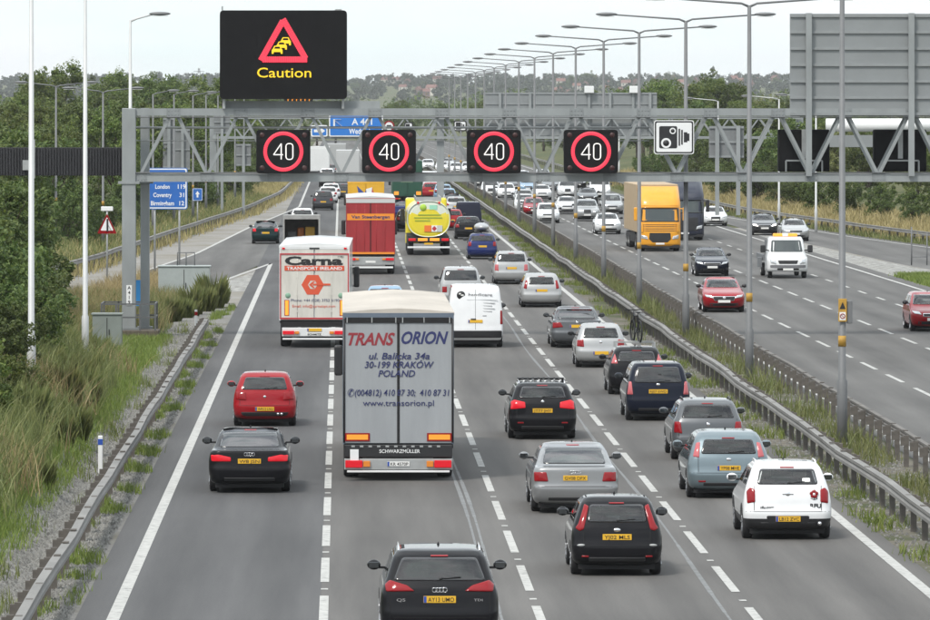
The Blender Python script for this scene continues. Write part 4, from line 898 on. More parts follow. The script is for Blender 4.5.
while d < 760:
    lab = ['dark lamp column with a yellow warning plate, nearest in the central reservation', 'second nearest dark double armed lamp column of the central reservation',
           'third nearest dark double armed lamp column of the central reservation, by the speed camera sign', 'fourth nearest double armed lamp column of the central reservation'][i] if i < 4 else 'slim double armed lamp column receding in the row along the central reservation'
    t = lamp_column(lab, (13.08, d, 0), 12., (-1, 1), M_COLD, G_MED, r=.10 if i < 3 else .095)
    if i == 0:
        MB().box(-.11, .11, -.15, -.125, 3.15, 3.75, 0, .01).prism([(-.08, 3.48), (.08, 3.48), (0, 3.66)], RV, -.155, -.1505, 1).box(-.08, .08, -.154, -.1505, 3.19, 3.40, 2).build('warning_plate', [M_TAGY, M_INK, M_WPLATE], t); q = MB(); q.tube([(.06 * math.cos(a), -.157, 3.295 + .06 * math.sin(a)) for a in [2 * math.pi * j / 12 for j in range(13)]], .012, 5).bar((-.05, -.157, 3.34), (.05, -.157, 3.25), .02, .01); q.build('prohibition_mark', M_TAGR, t); MB().box(.12, .26, -.1, .1, 3.1, 3.7, 0, .02).build('control_box', M_COLD, t)
    d += 35.6 if i != 1 else 35.4; i += 1
for i, (x, d, z, lab) in enumerate(((-8.0, 155, 1.2, 'pale lamp column at the far left edge, standing in the bushes'), (-8.1, 190, .5, 'pale lamp column between the far left one and the sign gantry'), (-8.06, 226.5, .0, 'pale lamp column with one arm, rising right behind the left leg of the gantry'))):
    lamp_column(lab, (x, d + (3 if i == 2 else 0), z), 12.05, (1,), M_COLL, 'pale lamp columns on the left verge', reach=.95, r=.085, tags=False)
for i, (px, py) in enumerate(((56, 253), (103, 250), (153, 236), (174, 228), (193, 224), (206, 217), (218, 214), (235, 205), (244, 201))):
    p = at(px, py); p.z = max(0, ground_z(p.x, p.y)); d = p.y
    lamp_column('thin dark lamp column beside the left slip road, in front of the trees' if i > 1 else ('dark double armed lamp column in the trees at the left edge' if i == 0 else 'dark double armed lamp column beside the merging traffic warning sign'), p, 9.4, (-1, 1) if i < 2 else (1,), M_COLD, 'dark lamp columns along the left slip road', reach=1.9 if i < 2 else 1.2, r=.08)
for i, (px, py, top) in enumerate(((718, 175, 101), (779, 200, 99), (816, 208, 98), (566 + 53, 165, 97))):
    dd = (480, 440, 415, 700)[i]; X = (px - VX) * dd / F; z = ground_z(X, dd); H = CH - (top - VY) * dd / F - z
    lamp_column(['pale lamp column behind the grass bank by the blank road sign', 'pale lamp column between the two dark sign backs', 'pale lamp column behind the bank below the white pipe', 'distant pale lamp column above the orange lorry'][i], (X, dd, z), H, (-1,), M_COLL, 'pale lamp columns beyond the far carriageway', reach=2.2, r=.08, tags=False)

# ------------------------------------------------------------------ gantry with its signs
GD = 227.; gp = lambda px, py: atd(px, py, GD)
M_SIGNB = mat('sign_black', (.008, .008, .009), .7, spec=.15, noise=.15, nscale=2.); M_LEDR = mat('led_red', (.05, .0, .0), .5, em=(1., .045, .09), ems=1.0); M_LEDW = mat('led_white', (.1, .1, .1), .5, em=(1., .96, .9), ems=1.05); M_LEDY = mat('led_yellow', (.1, .06, 0), .5, em=(1., .66, .02), ems=1.0)
def gantry():
    x0, x1 = gp(122, 0).x + .25, gp(985, 0).x; zt, zb, dp = CH - 7 * GD / F, CH - 73 * GD / F, 1.2
    g = thing('sign_gantry', 'grey lattice gantry spanning all lanes and carrying the four speed signals', 'gantry', ((x0 + x1) / 2, GD, 0)); ox = (x0 + x1) / 2
    q = MB()
    for y in (0, dp):
        q.bar((x0 - ox, y, zt), (x1 - ox, y, zt), .24, .28); q.bar((x0 - ox, y, zb), (x1 - ox, y, zb), .24, .28)
    q.build('chord', M_GREYP, g)
    q = MB(); p = 2.54; x = gp(140, 0).x
    while x < x1 - p:
        for y in (.02, dp - .02): q.bar((x - ox, y, zb + .1), (x + p / 2 - .12 - ox, y, zt - .1), .11); q.bar((x + p / 2 + .12 - ox, y, zt - .1), (x + p - ox, y, zb + .1), .11)
        q.bar((x - ox, 0, zb), (x + p / 2 - ox, dp, zb), .07); q.bar((x + p / 2 - ox, 0, zt), (x + p - ox, dp, zt), .07); q.bar((x + p / 2 - ox, .12, zt), (x + p / 2 - ox, dp - .12, zt), .09); q.bar((x - ox, .12, zb), (x - ox, dp - .12, zb), .09)
        x += p
    q.build('bracing', M_GREYP, g)
    q = MB(); q.box(-.26, .26, -.135, -.121, -.14, .22)
    for k in (-.18, -.06, .06, .18): q.ball((k, -.14, .10), (.022, .02, .022), 6).ball((k, -.14, -.06), (.022, .02, .022), 6)
    gm = q.mesh('gusset_plate'); gm.materials.append(mat('gusset_grey', (.20, .215, .22), .55, noise=.2, nscale=2.)); x = gp(140, 0).x
    while x < x1 - p: link('gusset_plate', gm, g, loc=(x - ox, 0, zb)); o = link('gusset_plate', gm, g, loc=(x + p / 2 - ox, 0, zt)); o.scale.z = -1; x += p
    MB().tube([(x0 - ox, -.16, zb + .20), (x1 - ox, -.16, zb + .20)], .03, 6).tube([(x0 - ox, -.16, zt - .19), (x1 - ox, -.16, zt - .19)], .022, 6).build('cable', M_COLD, g)
    MB().box(gp(150, 0).x - ox, x1 - ox, .2, 1.0, zb + .15, zb + .19).build('walkway', M_STEEL, g)
    zh = CH - 22.5 * GD / F; MB().tube([(x0 - ox, .5, zh), (gp(650, 0).x - ox, .5, zh)], .05, 6).tube([(x0 - ox, .5, zh - .5), (gp(650, 0).x - ox, .5, zh - .5)], .02, 6).build('handrail', M_STEEL, g)
    for lx, w, y in ((gp(129, 0).x, .52, 0), (gp(144, 0).x, .34, dp)):
        l = MB().box(lx - ox - w / 2, lx - ox + w / 2, y - .22, y + .22, .25, zt + .15, 0, .03); l.box(lx - ox - w / 2 - .12, lx - ox + w / 2 + .12, y - .3, y + .3, .2, .38, 0); l.box(lx - ox - w / 2 - .14, lx - ox + w / 2 + .14, y - .26, y + .26, zb - .22, zb - .12)
        l = l.build('leg', M_GREYP, g)
        if y == 0:
            MB().box(lx - ox - .09, lx - ox + .12, -.245, -.221, CH - 200 * GD / F, CH - 180 * GD / F).build('marker_plate', M_WHITE, l)
            for i, ch in enumerate('A419'): text(ch, .13, lx - ox + .015, -.246, CH - (182.5 + 4.8 * i) * GD / F, M_INK, l, bold=.02)
    rx = x1 - .4
    for y in (0, dp): MB().box(rx - ox - .26, rx - ox + .26, y - .22, y + .22, 0., zt + .15, 0, .03).build('leg', M_GREYP, g)
    # raised platform that carries the big message sign
    MB().box(gp(224, 0).x - ox, gp(380, 0).x - ox, .1, 1.1, zt + .14, zt + .42).build('sign_platform', M_GREYP, g)
    return g
gantry()
def signal(px, i):
    c = gp(px, 151.3); w, h = 1.02, .82
    s = thing('speed_signal', ['40 speed signal over the inside lane, leftmost of the four on the gantry', '40 speed signal over the lane of the red lorry, second from the left', '40 speed signal in front of the tanker lane, third from the left', '40 speed signal over the outside lane, rightmost of the four'][i], 'speed signal', (c.x, GD - .62, c.z), 0, 'lit 40 speed signals on the gantry')
    q = MB(); q.prism(roundpoly([(-w, -h), (w, -h), (w, h), (-w, h)], .13), RV, -.02, .42); q.prism(roundpoly([(-w + .05, -h + .05), (w - .05, -h + .05), (w - .05, h - .05), (-w + .05, h - .05)], .1), RV, -.03, -.02); q.build('housing', M_SIGNB, s)
    r = MB(); n = 64
    for k in range(n): a = 2 * math.pi * k / n; r.ball((.685 * math.cos(a), -.04, .685 * math.sin(a)), (.074, .02, .074), 8)
    r.build('red_ring', M_LEDR, s)
    q = MB(); st = .022
    for a, b in (((-.02, -.30), (-.02, .30)), ((-.02, .30), (-.31, -.12)), ((-.31, -.12), (.05, -.12))): q.tube([(a[0] - .06, -.045, a[1]), (b[0] - .06, -.045, b[1])], st, 6)
    ol = roundpoly([(.10, -.30), (.36, -.30), (.36, .30), (.10, .30)], .16); q.tube([(x, -.045, z) for x, z in ol + ol[:2]], st, 6); q.build('lettering', M_LEDW, s)
    for sx in (-1, 1):
        for sz in (-1, 1): MB().lathe([(-.05, .001), (-.05, .08), (-.028, .10)], (sx * .80, 0, sz * .62), 'y', 14).build('lantern', mat('dark_lantern', (.035, .008, .008), .5), s)
    MB().box(-.5, -.4, .42, .72, -.6, .6).box(.4, .5, .42, .72, -.6, .6).build('bracket', M_STEEL, s)
for i, px in enumerate((283.5, 388.8, 493.5, 590.3)): signal(px, i)
def message_sign():
    a, b = gp(220, 99), gp(347, 10.4); cx, cz, w, h = (a.x + b.x) / 2, (a.z + b.z) / 2, (b.x - a.x) / 2, (b.z - a.z) / 2
    s = thing('message_sign', 'large black electronic message sign lit with a queue triangle and the word Caution', 'message sign', (cx, GD - .2, cz)); k = GD / F
    q = MB(); q.prism(roundpoly([(-w, -h), (w, -h), (w, h), (-w, h)], .16), RV, -.3, .5)
    for i in range(23): x = -w + .16 + i * (2 * w - .32) / 22; q.box(x - .008, x + .008, -.312, -.3, -h + .15, h - .15, 0)
    q.build('housing', M_SIGNB, s)
    U = lambda px, py: ((px - 283.5) * k, (54.7 - py) * k)
    def band(pts, r_, m, nm, closed=True):
        r = MB(); P = [U(*p) for p in pts]; P = P + ([P[0]] if closed else [])
        for (x0, z0), (x1, z1) in zip(P[:-1], P[1:]):
            n = max(2, int(math.hypot(x1 - x0, z1 - z0) / .075))
            for j in range(n):
                for o in (-1, 0, 1):
                    dx, dz = (x1 - x0), (z1 - z0); L_ = math.hypot(dx, dz); r.ball((x0 + dx * j / n - dz / L_ * o * .072, -.325, z0 + dz * j / n + dx / L_ * o * .072), (r_, .015, r_), 6)
        r.build(nm, m, s)
    band([(283.6, 20.0), (306.2, 59.5), (261.5, 59.5)], .047, M_LEDR, 'warning_triangle')
    q = MB()
    for cx_, cy_ in ((277.3, 49.8), (281.6, 45.6), (285.6, 41.3)):
        pl = [(-5.4, 4), (-5.4, .2), (-4.3, -1), (-2.8, -4.0), (3.0, -4.0), (4.5, -1), (5.4, .2), (5.4, 4), (3.6, 4), (3.4, 2.2), (-3.4, 2.2), (-3.6, 4)]
        q.prism([((U(cx_ + x, 0)[0]), (54.7 - cy_ - y) * k) for x, y in pl], RV, -.330 - .012 * (cy_ - 40) / 3, -.313, 0)
        yy = -.334 - .012 * (cy_ - 40) / 3
        q.prism([((U(cx_ + x, 0)[0]), (54.7 - cy_ - y) * k) for x, y in ((-3.0, -1.1), (-2.1, -3.1), (2.3, -3.1), (3.2, -1.1))], RV, yy, yy + .003, 1)
    q.build('queue_symbol', [M_LEDY, M_SIGNB], s)
    text('Caution', 10.2 * k, .03, -.318, (54.7 - 72.2) * k, M_LEDY, s, width=54 * k, bold=.004, name='lettering')
    MB().box(-w + .1, -w + .2, -.1, .3, -h - .36, -h).box(w - .2, w - .1, -.1, .3, -h - .36, -h).box(-w + .06, -w + .12, 0, .1, h, h + .16).box(w - .45, w - .2, 0, .3, h, h + .05).build('bracket', M_STEEL, s)
message_sign()
def camera_sign():
    a, b = gp(653.5, 154), gp(693.5, 120.2); w, h = (b.x - a.x) / 2, (b.z - a.z) / 2; s = thing('speed_camera_sign', 'white speed camera sign with a black border on the gantry', 'road sign', ((a.x + b.x) / 2, GD - .35, (a.z + b.z) / 2))
    q = MB(); q.prism(roundpoly(rects(-w, w, -h, h), .10), RV, 0, .06, 1); q.prism(roundpoly(rects(-w + .03, w - .03, -h + .03, h - .03), .09), RV, -.004, 0, 0); q.prism(roundpoly(rects(-w + .085, w - .085, -h + .085, h - .085), .07), RV, -.008, -.004, 1); q.build('panel', [M_INK, M_WHITE], s)
    q = MB(); Y = (-.014, -.008)
    q.prism(roundpoly(rects(-.56, .12, -.42, .42), .07), RV, *Y, 0)
    for cx, cz, r in ((-.30, -.22, .19), (-.05, .24, .12)): q.lathe([(-.018, .001), (-.018, r)], (cx, 0, cz), 'y', 24, 1); q.lathe([(-.0182, r), (-.0141, r)], (cx, 0, cz), 'y', 24, 1); q.lathe([(-.022, .001), (-.022, r * .62), (-.018, r * .62)], (cx, 0, cz), 'y', 24, 0)
    for x0, x1, hh in ((.17, .23, .32), (.27, .33, .28), (.37, .50, .19), (.50, .58, .14)): q.prism(rects(x0, x1, -hh + .0, hh), RV, *Y, 0)
    q.build('camera_symbol', [M_INK, M_WHITE], s); MB().box(-.5, -.42, .06, .3, -.7, .6).box(.42, .5, .06, .3, -.7, .6).build('bracket', M_STEEL, s)
camera_sign()
def sign_back(name, label, px0, px1, py0, py1, d, rows, posts, m, post_to, group=None, lamps=(), th=.12, dy=0.):
    a, b = atd(px0, py1, d), atd(px1, py0, d); cx = (a.x + b.x) / 2; s = thing(name, label, 'road sign', (cx, d + dy, a.z), 0, group); H = b.z - a.z; w = (b.x - a.x) / 2
    MB().box(-w, w, 0, th, 0, H, 0, .01).build('panel', m, s); q = MB()
    for i in range(rows): z = .08 + (H - .16) * i / (rows - 1); q.box(-w + .01, w - .01, -.07, -.001, z - .05, z + .05)
    q.build('stiffener', mat('stiffener_grey', (.24, .255, .26), .5, noise=.08), s)
    for px in posts:
        x = atd(px, 0, d).x - cx; z1 = CH - (post_to - VY) * d / F - a.z; MB().box(x - .11, x + .11, -.24, -.071, z1, H + .02).build('post', M_GREYP, s)
    for px, py in lamps: p = atd(px, py, d); MB().box(p.x - cx - .4, p.x - cx + .4, -.5, -.1, p.z - a.z, p.z - a.z + .6, 0, .05).build('lamp', M_WHITE, s)
    return s
M_BACK = mat('sign_back_grey', (.235, .25, .255), .5, metal=.15, noise=.08, nscale=.6)
sign_back('direction_sign', 'huge grey back of a direction sign standing on the gantry at the top right', 790, 985, 13.5, 116, GD - .1, 7, (808.5, 911), M_BACK, 176)
for i, (x0, x1) in enumerate(((781, 833), (877, 930.5))):
    a, b = gp(x0, 172), gp(x1, 129.5); s = thing('signal_back', ['black back of a signal for the oncoming lanes, left of the lamp column', 'black back of a signal for the oncoming lanes at the right edge'][i], 'signal', ((a.x + b.x) / 2, GD + 1.0, a.z), 0, 'signals facing the oncoming traffic'); w, h = (b.x - a.x) / 2, b.z - a.z
    MB().box(-w, w, .5, .9, 0, h, 0, .06).build('housing', M_SIGNB, s); MB().bar((-w * .7, .45, 0), (-w * .7, .45, .42), .06).bar((w * .7, .45, 0), (w * .7, .45, .42), .06).bar((-w * .7, .45, .42), (w * .7, .45, .42), .06).build('frame', M_STEEL, s)
    MB().box(-.09, .09, .3, .5, .5, h).build('duct', M_STEEL, s)
def ribbed_board():
    a, b = gp(-12, 176.3), gp(121.5, 147.8); s = thing('ribbed_board', 'long dark ribbed message board reaching left from the gantry leg', 'message sign', ((a.x + b.x) / 2, GD + 2.2, a.z)); w, h = (b.x - a.x) / 2, b.z - a.z
    q = MB().box(-w, w, 0, .5, 0, h); n = 46
    for i in range(n): x = -w + .05 + (2 * w - .1) * i / (n - 1); q.box(x - .025, x + .025, -.06, -.0, .02, h - .02)
    q.build('panel', mat('charcoal', (.022, .022, .026), .6, noise=.2), s)
    MB().box(-w + 1.55, -w + 1.67, -.12, -.061, -.1, h + .3).box(-w + 1.2, -w + 1.5, -.2, -.061, h * .2, h * .55).build('bracket', M_STEEL, s)
    MB().box(-w - .1, -w + .2, .1, .4, -6.0, h).build('post', M_GREYP, s)
ribbed_board()
# base of the gantry leg
bz = ground_z(gp(129, 0).x, GD)
def leg_base():
    c = gp(129, 0).x
    s = thing('gantry_plinth', 'timber faced plinth with a railing round the foot of the gantry', 'plinth', (c, GD, 0)); MB().box(-.55, 1.15, -1.1, .9, -.2, .30, 0, .02).build('plinth', mat('weathered_timber', (.10, .085, .065), .9, noise=.3, nscale=3, stretch=(6, 1, 1)), s); q = MB()
    xs = [-1.0, -.45, .45, 1.02]
    for x in xs: q.bar((x, -1.0, .1), (x, -1.0, 1.32), .07); q.bar((x, 1.4, .1), (x, 1.4, 1.32), .06)
    for z in (.8, 1.30):
        for y in (-1.0, 1.4): q.bar((-1.0, y, z), (1.02, y, z), .06)
        q.bar((1.02, -1.0, z), (1.02, 1.4, z), .06); q.bar((-1.0, -1.0, z), (-1.0, 1.4, z), .06)
    q.build('railing', mat('rail_grey', (.10, .105, .11), .6), s)
leg_base()
def cabinet(label, loc, w, dp, h, m, rail=False, name='roadside_cabinet'):
    s = thing(name, label, 'cabinet', loc); MB().box(-w / 2, w / 2, 0, dp, 0, h, 0, .02).build('housing', m, s); MB().box(-w / 2 - .04, w / 2 + .04, -.04, dp + .04, h, h + .06, 0, .015).build('lid', m, s)
    MB().box(-.012, .012, -.008, .0, .1, h - .1).box(.06, .09, -.03, -.0, h * .45, h * .6).build('door_seam', M_UNDER, s)
    if rail:
        q = MB(); q.tube([(-.3, dp / 2, h), (-.3, dp / 2, h + .62), (.45, dp / 2, h + .62), (.45, dp / 2, h)], .03, 6).tube([(.08, dp / 2, h), (.08, dp / 2, h + .62)], .03, 6); q.build('handrail', M_COLD, s)
M_CAB = mat('cabinet_green_grey', (.19, .215, .20), .6, noise=.12, nscale=1.5)
p = atd(107, 352, 214); cabinet('grey green roadside cabinet in the tall grass below the gantry', (p.x, 214, ground_z(p.x, 214) - .05), 1.05, .8, 1.28, M_CAB)
p = atd(184, 290, 262); cabinet('wide pale grey cabinet with a hoop rail beside the slip road', (p.x, 262, 0), 2.25, 1., (290 - 267) * 262 / F + p.z, mat('cabinet_pale', (.33, .365, .36), .6, noise=.08), True)
def small_sign(name, label, px, py, pw, ph, d, m, post_m=M_STEEL, foot=None, posts=1, dy=0., rim=None):
    a = atd(px, py, d); s = thing(name, label, 'road sign', (a.x, d + dy, 0)); w, h = pw * d / F / 2, ph * d / F / 2; zc = a.z; zg = ground_z(a.x, d) if foot is None else foot
    q = MB(); q.prism(roundpoly(rects(-w, w, zc - h, zc + h), min(.12, w * .2)), RV, 0, .05, 0)
    if rim: e = min(.1, w * .12); q.prism(roundpoly(rects(-w + e * .4, w - e * .4, zc - h + e * .4, zc + h - e * .4), .08), RV, -.004, 0, 1); q.prism(roundpoly(rects(-w + e, w - e, zc - h + e, zc + h - e), .08), RV, -.008, -.004, 0)
    q.build('panel', [m, rim or m], s)
    for i in range(posts): x = 0 if posts == 1 else (-w * .6, w * .6)[i]; MB().tube([(x, .10, zg - .2), (x, .10, zc + h * .7)], .05, 8).build('post', post_m, s)
    return s, w, h, zc
M_SBLUE = mat('sign_blue', (.02, .12, .42), .4, noise=.05)
s, w, h, zc = small_sign('direction_sign', 'blue distance sign with white lettering, partly behind the gantry leg', 167, 188.5, 41, 41.5, 300, M_SBLUE, posts=2, rim=M_WHITE)
for i, (t, n_) in enumerate((('The South', ''), ('London', '119'), ('Coventry', '31'), ('Birmingham', '12'))):
    z = zc + h * (.50 - .40 * i); text(t, .22, -w * .22 if n_ else 0, -.012, z, M_WHITE, s, width=[1.25, .72, .92, 1.16][i], bold=.02)
    if n_: text(n_, .22, w * .72, -.012, z, M_WHITE, s, bold=.02)
s, w, h, zc = small_sign('marker_sign', 'small blue square sign with a white arrow beside the slip road', 197.5, 194.5, 10, 12.5, 420, M_SBLUE, rim=M_WHITE)
q = MB(); q.prism([(-.06, zc - .2), (.06, zc - .2), (.06, zc + .02), (.16, zc + .02), (0, zc + .25), (-.16, zc + .02), (-.06, zc + .02)], RV, -.012, -.009); q.build('arrow', M_WHITE, s)
small_sign('blue_sign', 'blue panel behind the foot of the gantry leg', 133, 293, 21, 26, 232, mat('light_sign_blue', (.03, .22, .52), .4))
# merging traffic triangle
a = atd(107, 224, 300); s = thing('warning_sign', 'red edged triangular merging traffic sign with a pale plate above it', 'road sign', (a.x, 300, 0)); k = 300 / F; zz = a.z
q = MB(); tri = lambda r: roundpoly([(-9.8 * k * r, zz - 9.6 * k * r), (9.8 * k * r, zz - 9.6 * k * r), (0, zz + 10.5 * k * r)], .07)
q.prism(tri(1.), RV, 0, .04, 0); q.prism(tri(.68), RV, -.005, 0, 1); q.bar((.02, -.010, zz - .38), (.02, -.010, zz + .26), .09, .012, 2); q.bar((.26, -.012, zz - .40), (.04, -.012, zz - .02), .09, .012, 2); q.build('panel', [M_RED, M_WHITE, M_INK], s)
MB().box(-6 * k, 6 * k, 0, .1, zz + 13 * k, zz + 17.5 * k, 0, .03).build('plate', M_WHITE, s); MB().tube([(0, .08, -.2), (0, .08, zz + 15 * k)], .045, 8).build('post', M_STEEL, s)
# marker posts
def marker_post(label, px, py, d, h, col):
    p = atd(px, py, d); z = ground_z(p.x, d); s = thing('marker_post', label, 'marker post', (p.x, d, z)); MB().box(-.055, .055, -.03, .03, -.05, h, 0, .02).build('post', M_WHITE, s); MB().box(-.058, .058, -.036, -.029, h - .22, h - .08).build('reflector', col, s)
marker_post('white marker post with a blue band on the gravel behind the left barrier', 100.4, 488, 143, .95, M_BLUE); marker_post('white marker post with a red reflector at the far end of the left barrier', 196, 322, 231, .95, M_RED)
# -- second gantry, far down the road
D2 = 508.; g2 = lambda px, py: atd(px, py, D2)
def far_gantry():
    x0, x1 = g2(213, 0).x, g2(800, 0).x; zt, zb = g2(0, 117.5).z, g2(0, 137.5).z; s = thing('sign_gantry', 'second grey lattice gantry farther down the road, seen through the first', 'gantry', ((x0 + x1) / 2, D2, 0)); ox = (x0 + x1) / 2
    q = MB()
    for y in (0, 1.2): q.bar((x0 - ox, y, zt), (x1 - ox, y, zt), .22); q.bar((x0 - ox, y, zb), (x1 - ox, y, zb), .22)
    q.build('chord', M_GREYP, s); q = MB(); x = x0
    while x < x1 - 2.5: q.bar((x - ox, 0, zb), (x + 1.25 - ox, 0, zt), .12).bar((x + 1.25 - ox, 1.2, zt), (x + 2.5 - ox, 1.2, zb), .12).bar((x + 1.25 - ox, 0, zt), (x + 2.5 - ox, 0, zb), .12); x += 2.5
    q.build('bracing', M_GREYP, s)
    for x in (x0, g2(437, 0).x + .3, x1): MB().box(x - ox - .3, x - ox + .3, .3, .9, 0, zt).build('leg', M_GREYP, s)
far_gantry()
def flat_sign(label, x0, x1, y0, y1, m, rim, name='direction_sign', dy=-.4, posts=False):
    a, b = g2(x0, y1), g2(x1, y0); s = thing(name, label, 'road sign', ((a.x + b.x) / 2, D2 + dy, (a.z + b.z) / 2)); w, h = (b.x - a.x) / 2, (b.z - a.z) / 2
    q = MB(); q.prism(roundpoly(rects(-w, w, -h, h), .15), RV, 0, .1, 1); q.prism(roundpoly(rects(-w + .1, w - .1, -h + .1, h - .1), .12), RV, -.01, 0, 0); q.build('panel', [m, rim], s); MB().box(-w * .6, -w * .5, .1, .4, -h, h).box(w * .5, w * .6, .1, .4, -h, h).build('bracket', M_STEEL, s); return s, w, h
M_SB2 = mat('motorway_blue', (.02, .17, .55), .4)
s, w, h = flat_sign('blue motorway direction sign lettered A 461 on the far gantry', 329, 383, 114.5, 136.5, M_SB2, M_WHITE)
text('A 461', .55, .50, -.012, .35, M_WHITE, s, bold=.02); text('Wednesbury', .50, .7, -.012, -.45, M_WHITE, s, width=2.6, bold=.02); q = MB(); q.bar((-1.0, -.02, -.2), (-1.8, -.02, .45), .16, .02).bar((-1.85, -.02, .52), (-1.25, -.02, .52), .14, .02).bar((-1.85, -.02, .55), (-1.85, -.02, -.05), .14, .02); q.build('arrow', M_WHITE, s)
s, w, h = flat_sign('small blue lane distance sign left of the larger blue sign on the far gantry', 311, 327.5, 125, 136.5, M_SB2, M_WHITE, 'lane_sign'); MB().prism([(-.45, -.12), (.1, -.12), (.1, -.3), (.5, 0), (.1, .3), (.1, .12), (-.45, .12)], RV, -.02, -.012).build('arrow', M_WHITE, s)
s, w, h = flat_sign('tiny white speed camera sign on the far gantry, above the third signal', 453.5, 466.5, 120.5, 131, M_WHITE, M_INK, 'speed_camera_sign'); q = MB(); q.box(-.36, .06, -.03, -.012, -.30, .30).box(.10, .16, -.03, -.012, -.22, .22).box(.22, .36, -.03, -.012, -.12, .12); q.build('camera_symbol', M_INK, s)
s, w, h = flat_sign('tiny white camera sign beside the red ringed sign on the far gantry', 404, 413, 122, 129, M_WHITE, M_INK, 'speed_camera_sign'); MB().box(-.25, .1, -.03, -.012, -.15, .15).build('camera_symbol', M_INK, s)
a = g2(389, 126); s = thing('prohibition_sign', 'small round red ringed sign on the far gantry right of the blue sign', 'road sign', (a.x, D2 - .4, a.z)); MB().lathe([(0, .001), (0, .46)], (0, 0, 0), 'y', 28, 0).lathe([(-.01, .001), (-.01, .33)], (0, 0, 0), 'y', 28, 1).lathe([(0, .46), (.06, .46), (.06, .001)], (0, 0, 0), 'y', 28, 0).box(-.2, .2, -.02, -.011, -.09, .09, 2).build('panel', [M_RED, M_WHITE, M_INK], s)
sign_back('direction_sign', 'long grey back of a sign panel on the far gantry under the lamp columns', 485, 657, 92.5, 136, D2 + .5, 5, (500, 530, 589, 610, 633, 650), M_BACK, 138, lamps=((589, 93), (634, 93)))
a, b = g2(284, 117), g2(313, 96); s = thing('message_sign', 'distant black message sign with orange lettering, just below the big message sign', 'message sign', ((a.x + b.x) / 2, D2 + .4, a.z)); w, h = (b.x - a.x) / 2, b.z - a.z
MB().box(-w, w, 0, .4, 0, h + 3.0, 0, .05).build('housing', M_SIGNB, s); o = mat('led_orange', (.1, .03, 0), .5, em=(1., .36, .02), ems=1.)
q = MB()
for r_, z in ((0, h - .42), (1, h - .95)):
    for i in range(6 - 2 * r_):
        x = -w + .3 + r_ * .75 + i * .36; q.box(x, x + .07, -.02, 0, z, z + .4).box(x + .07, x + .24, -.02, 0, z + .33, z + .4).box(x + .07, x + .22, -.02, 0, z + .16, z + .23)
q.build('lettering', o, s)
# grey signs and poles standing in the trees on the left, and the blank sign on the right
for i, (x0, x1, y0, y1, d) in enumerate(((175, 190, 129, 170, 460), (214, 230, 110, 134, 470), (236, 251, 144, 166, 470), (163, 175, 118, 168, 440))):
    sign_back('blank_sign', ['tall grey sign back among the trees left of the first signal', 'grey sign back just under the upper gantry beam', 'small grey sign back beside the leftmost signal', 'narrow dark grey sign back among the trees'][i], x0, x1, y0, y1, d, 3, ((x0 + x1) / 2,), mat('dull_sign_grey', (.17, .18, .185), .6, noise=.1), 222)
sign_back('blank_sign', 'grey sign back standing before the trees right of the speed camera sign', 709, 744, 126, 158, 330, 3, (717, 738), mat('dull_sign_grey', (.17, .18, .185)), 215)
for i, (px, py) in enumerate(((917, 265), )):
    p = at(px, py); s = thing('post_frame', 'thin dark post and rail frame on the right gore grass', 'frame', p); MB().tube([(-.3, 0, -.1), (-.3, 0, 2.1)], .04, 6).tube([(.55, 0, -.1), (.55, 0, 1.75)], .035, 6).tube([(-.3, 0, .45), (.55, 0, .45)], .025, 6).tube([(-.3, 0, 1.6), (.55, 0, 1.6)], .02, 6).build('frame', M_COLD, s)
# white tubular gantry on the right, farther away
D3 = 300.; a, b = atd(826, 125, D3), atd(985, 125, D3); s = thing('tubular_gantry', 'white tubular gantry boom behind the sign backs at the right edge', 'gantry', (a.x, D3, 0)); MB().tube([(0, 0, a.z), (b.x - a.x, 0, b.z)], .33, 16).build('boom', M_WHITE, s)
MB().box(0.1, b.x - a.x, -.1, .1, a.z - 1.1, a.z - .5).build('sign_backing', M_BACK, s); MB().box(-.12 + 6.6, .12 + 6.6, -.12, .12, 0, a.z).build('leg', M_WHITE, s)
# hills, pylon
p = atd(199, 92, 2600); s = thing('pylon', 'faint lattice pylon on the skyline left of the message sign', 'pylon', (p.x, 2600, 10)); q = MB(); H = CH + (VY - 68) * 2600 / F - 10
for sx in (-1, 1):
    for sy in (-1, 1): q.bar((sx * 1.7, sy * 1.7, 0), (sx * .25, sy * .25, H), .22)
for i in range(5): z0, z1 = H * i / 5, H * (i + 1) / 5; w0, w1 = 1.7 - 1.45 * i / 5, 1.7 - 1.45 * (i + 1) / 5; q.bar((-w0, -w0, z0), (w1, -w1, z1), .15).bar((w0, -w0, z0), (-w1, -w1, z1), .15)
for z, w in ((H * .62, 2.6), (H * .76, 3.4), (H * .9, 2.3)): q.bar((-w, 0, z), (w, 0, z), .22)
q.build('lattice', M_COLD, s)
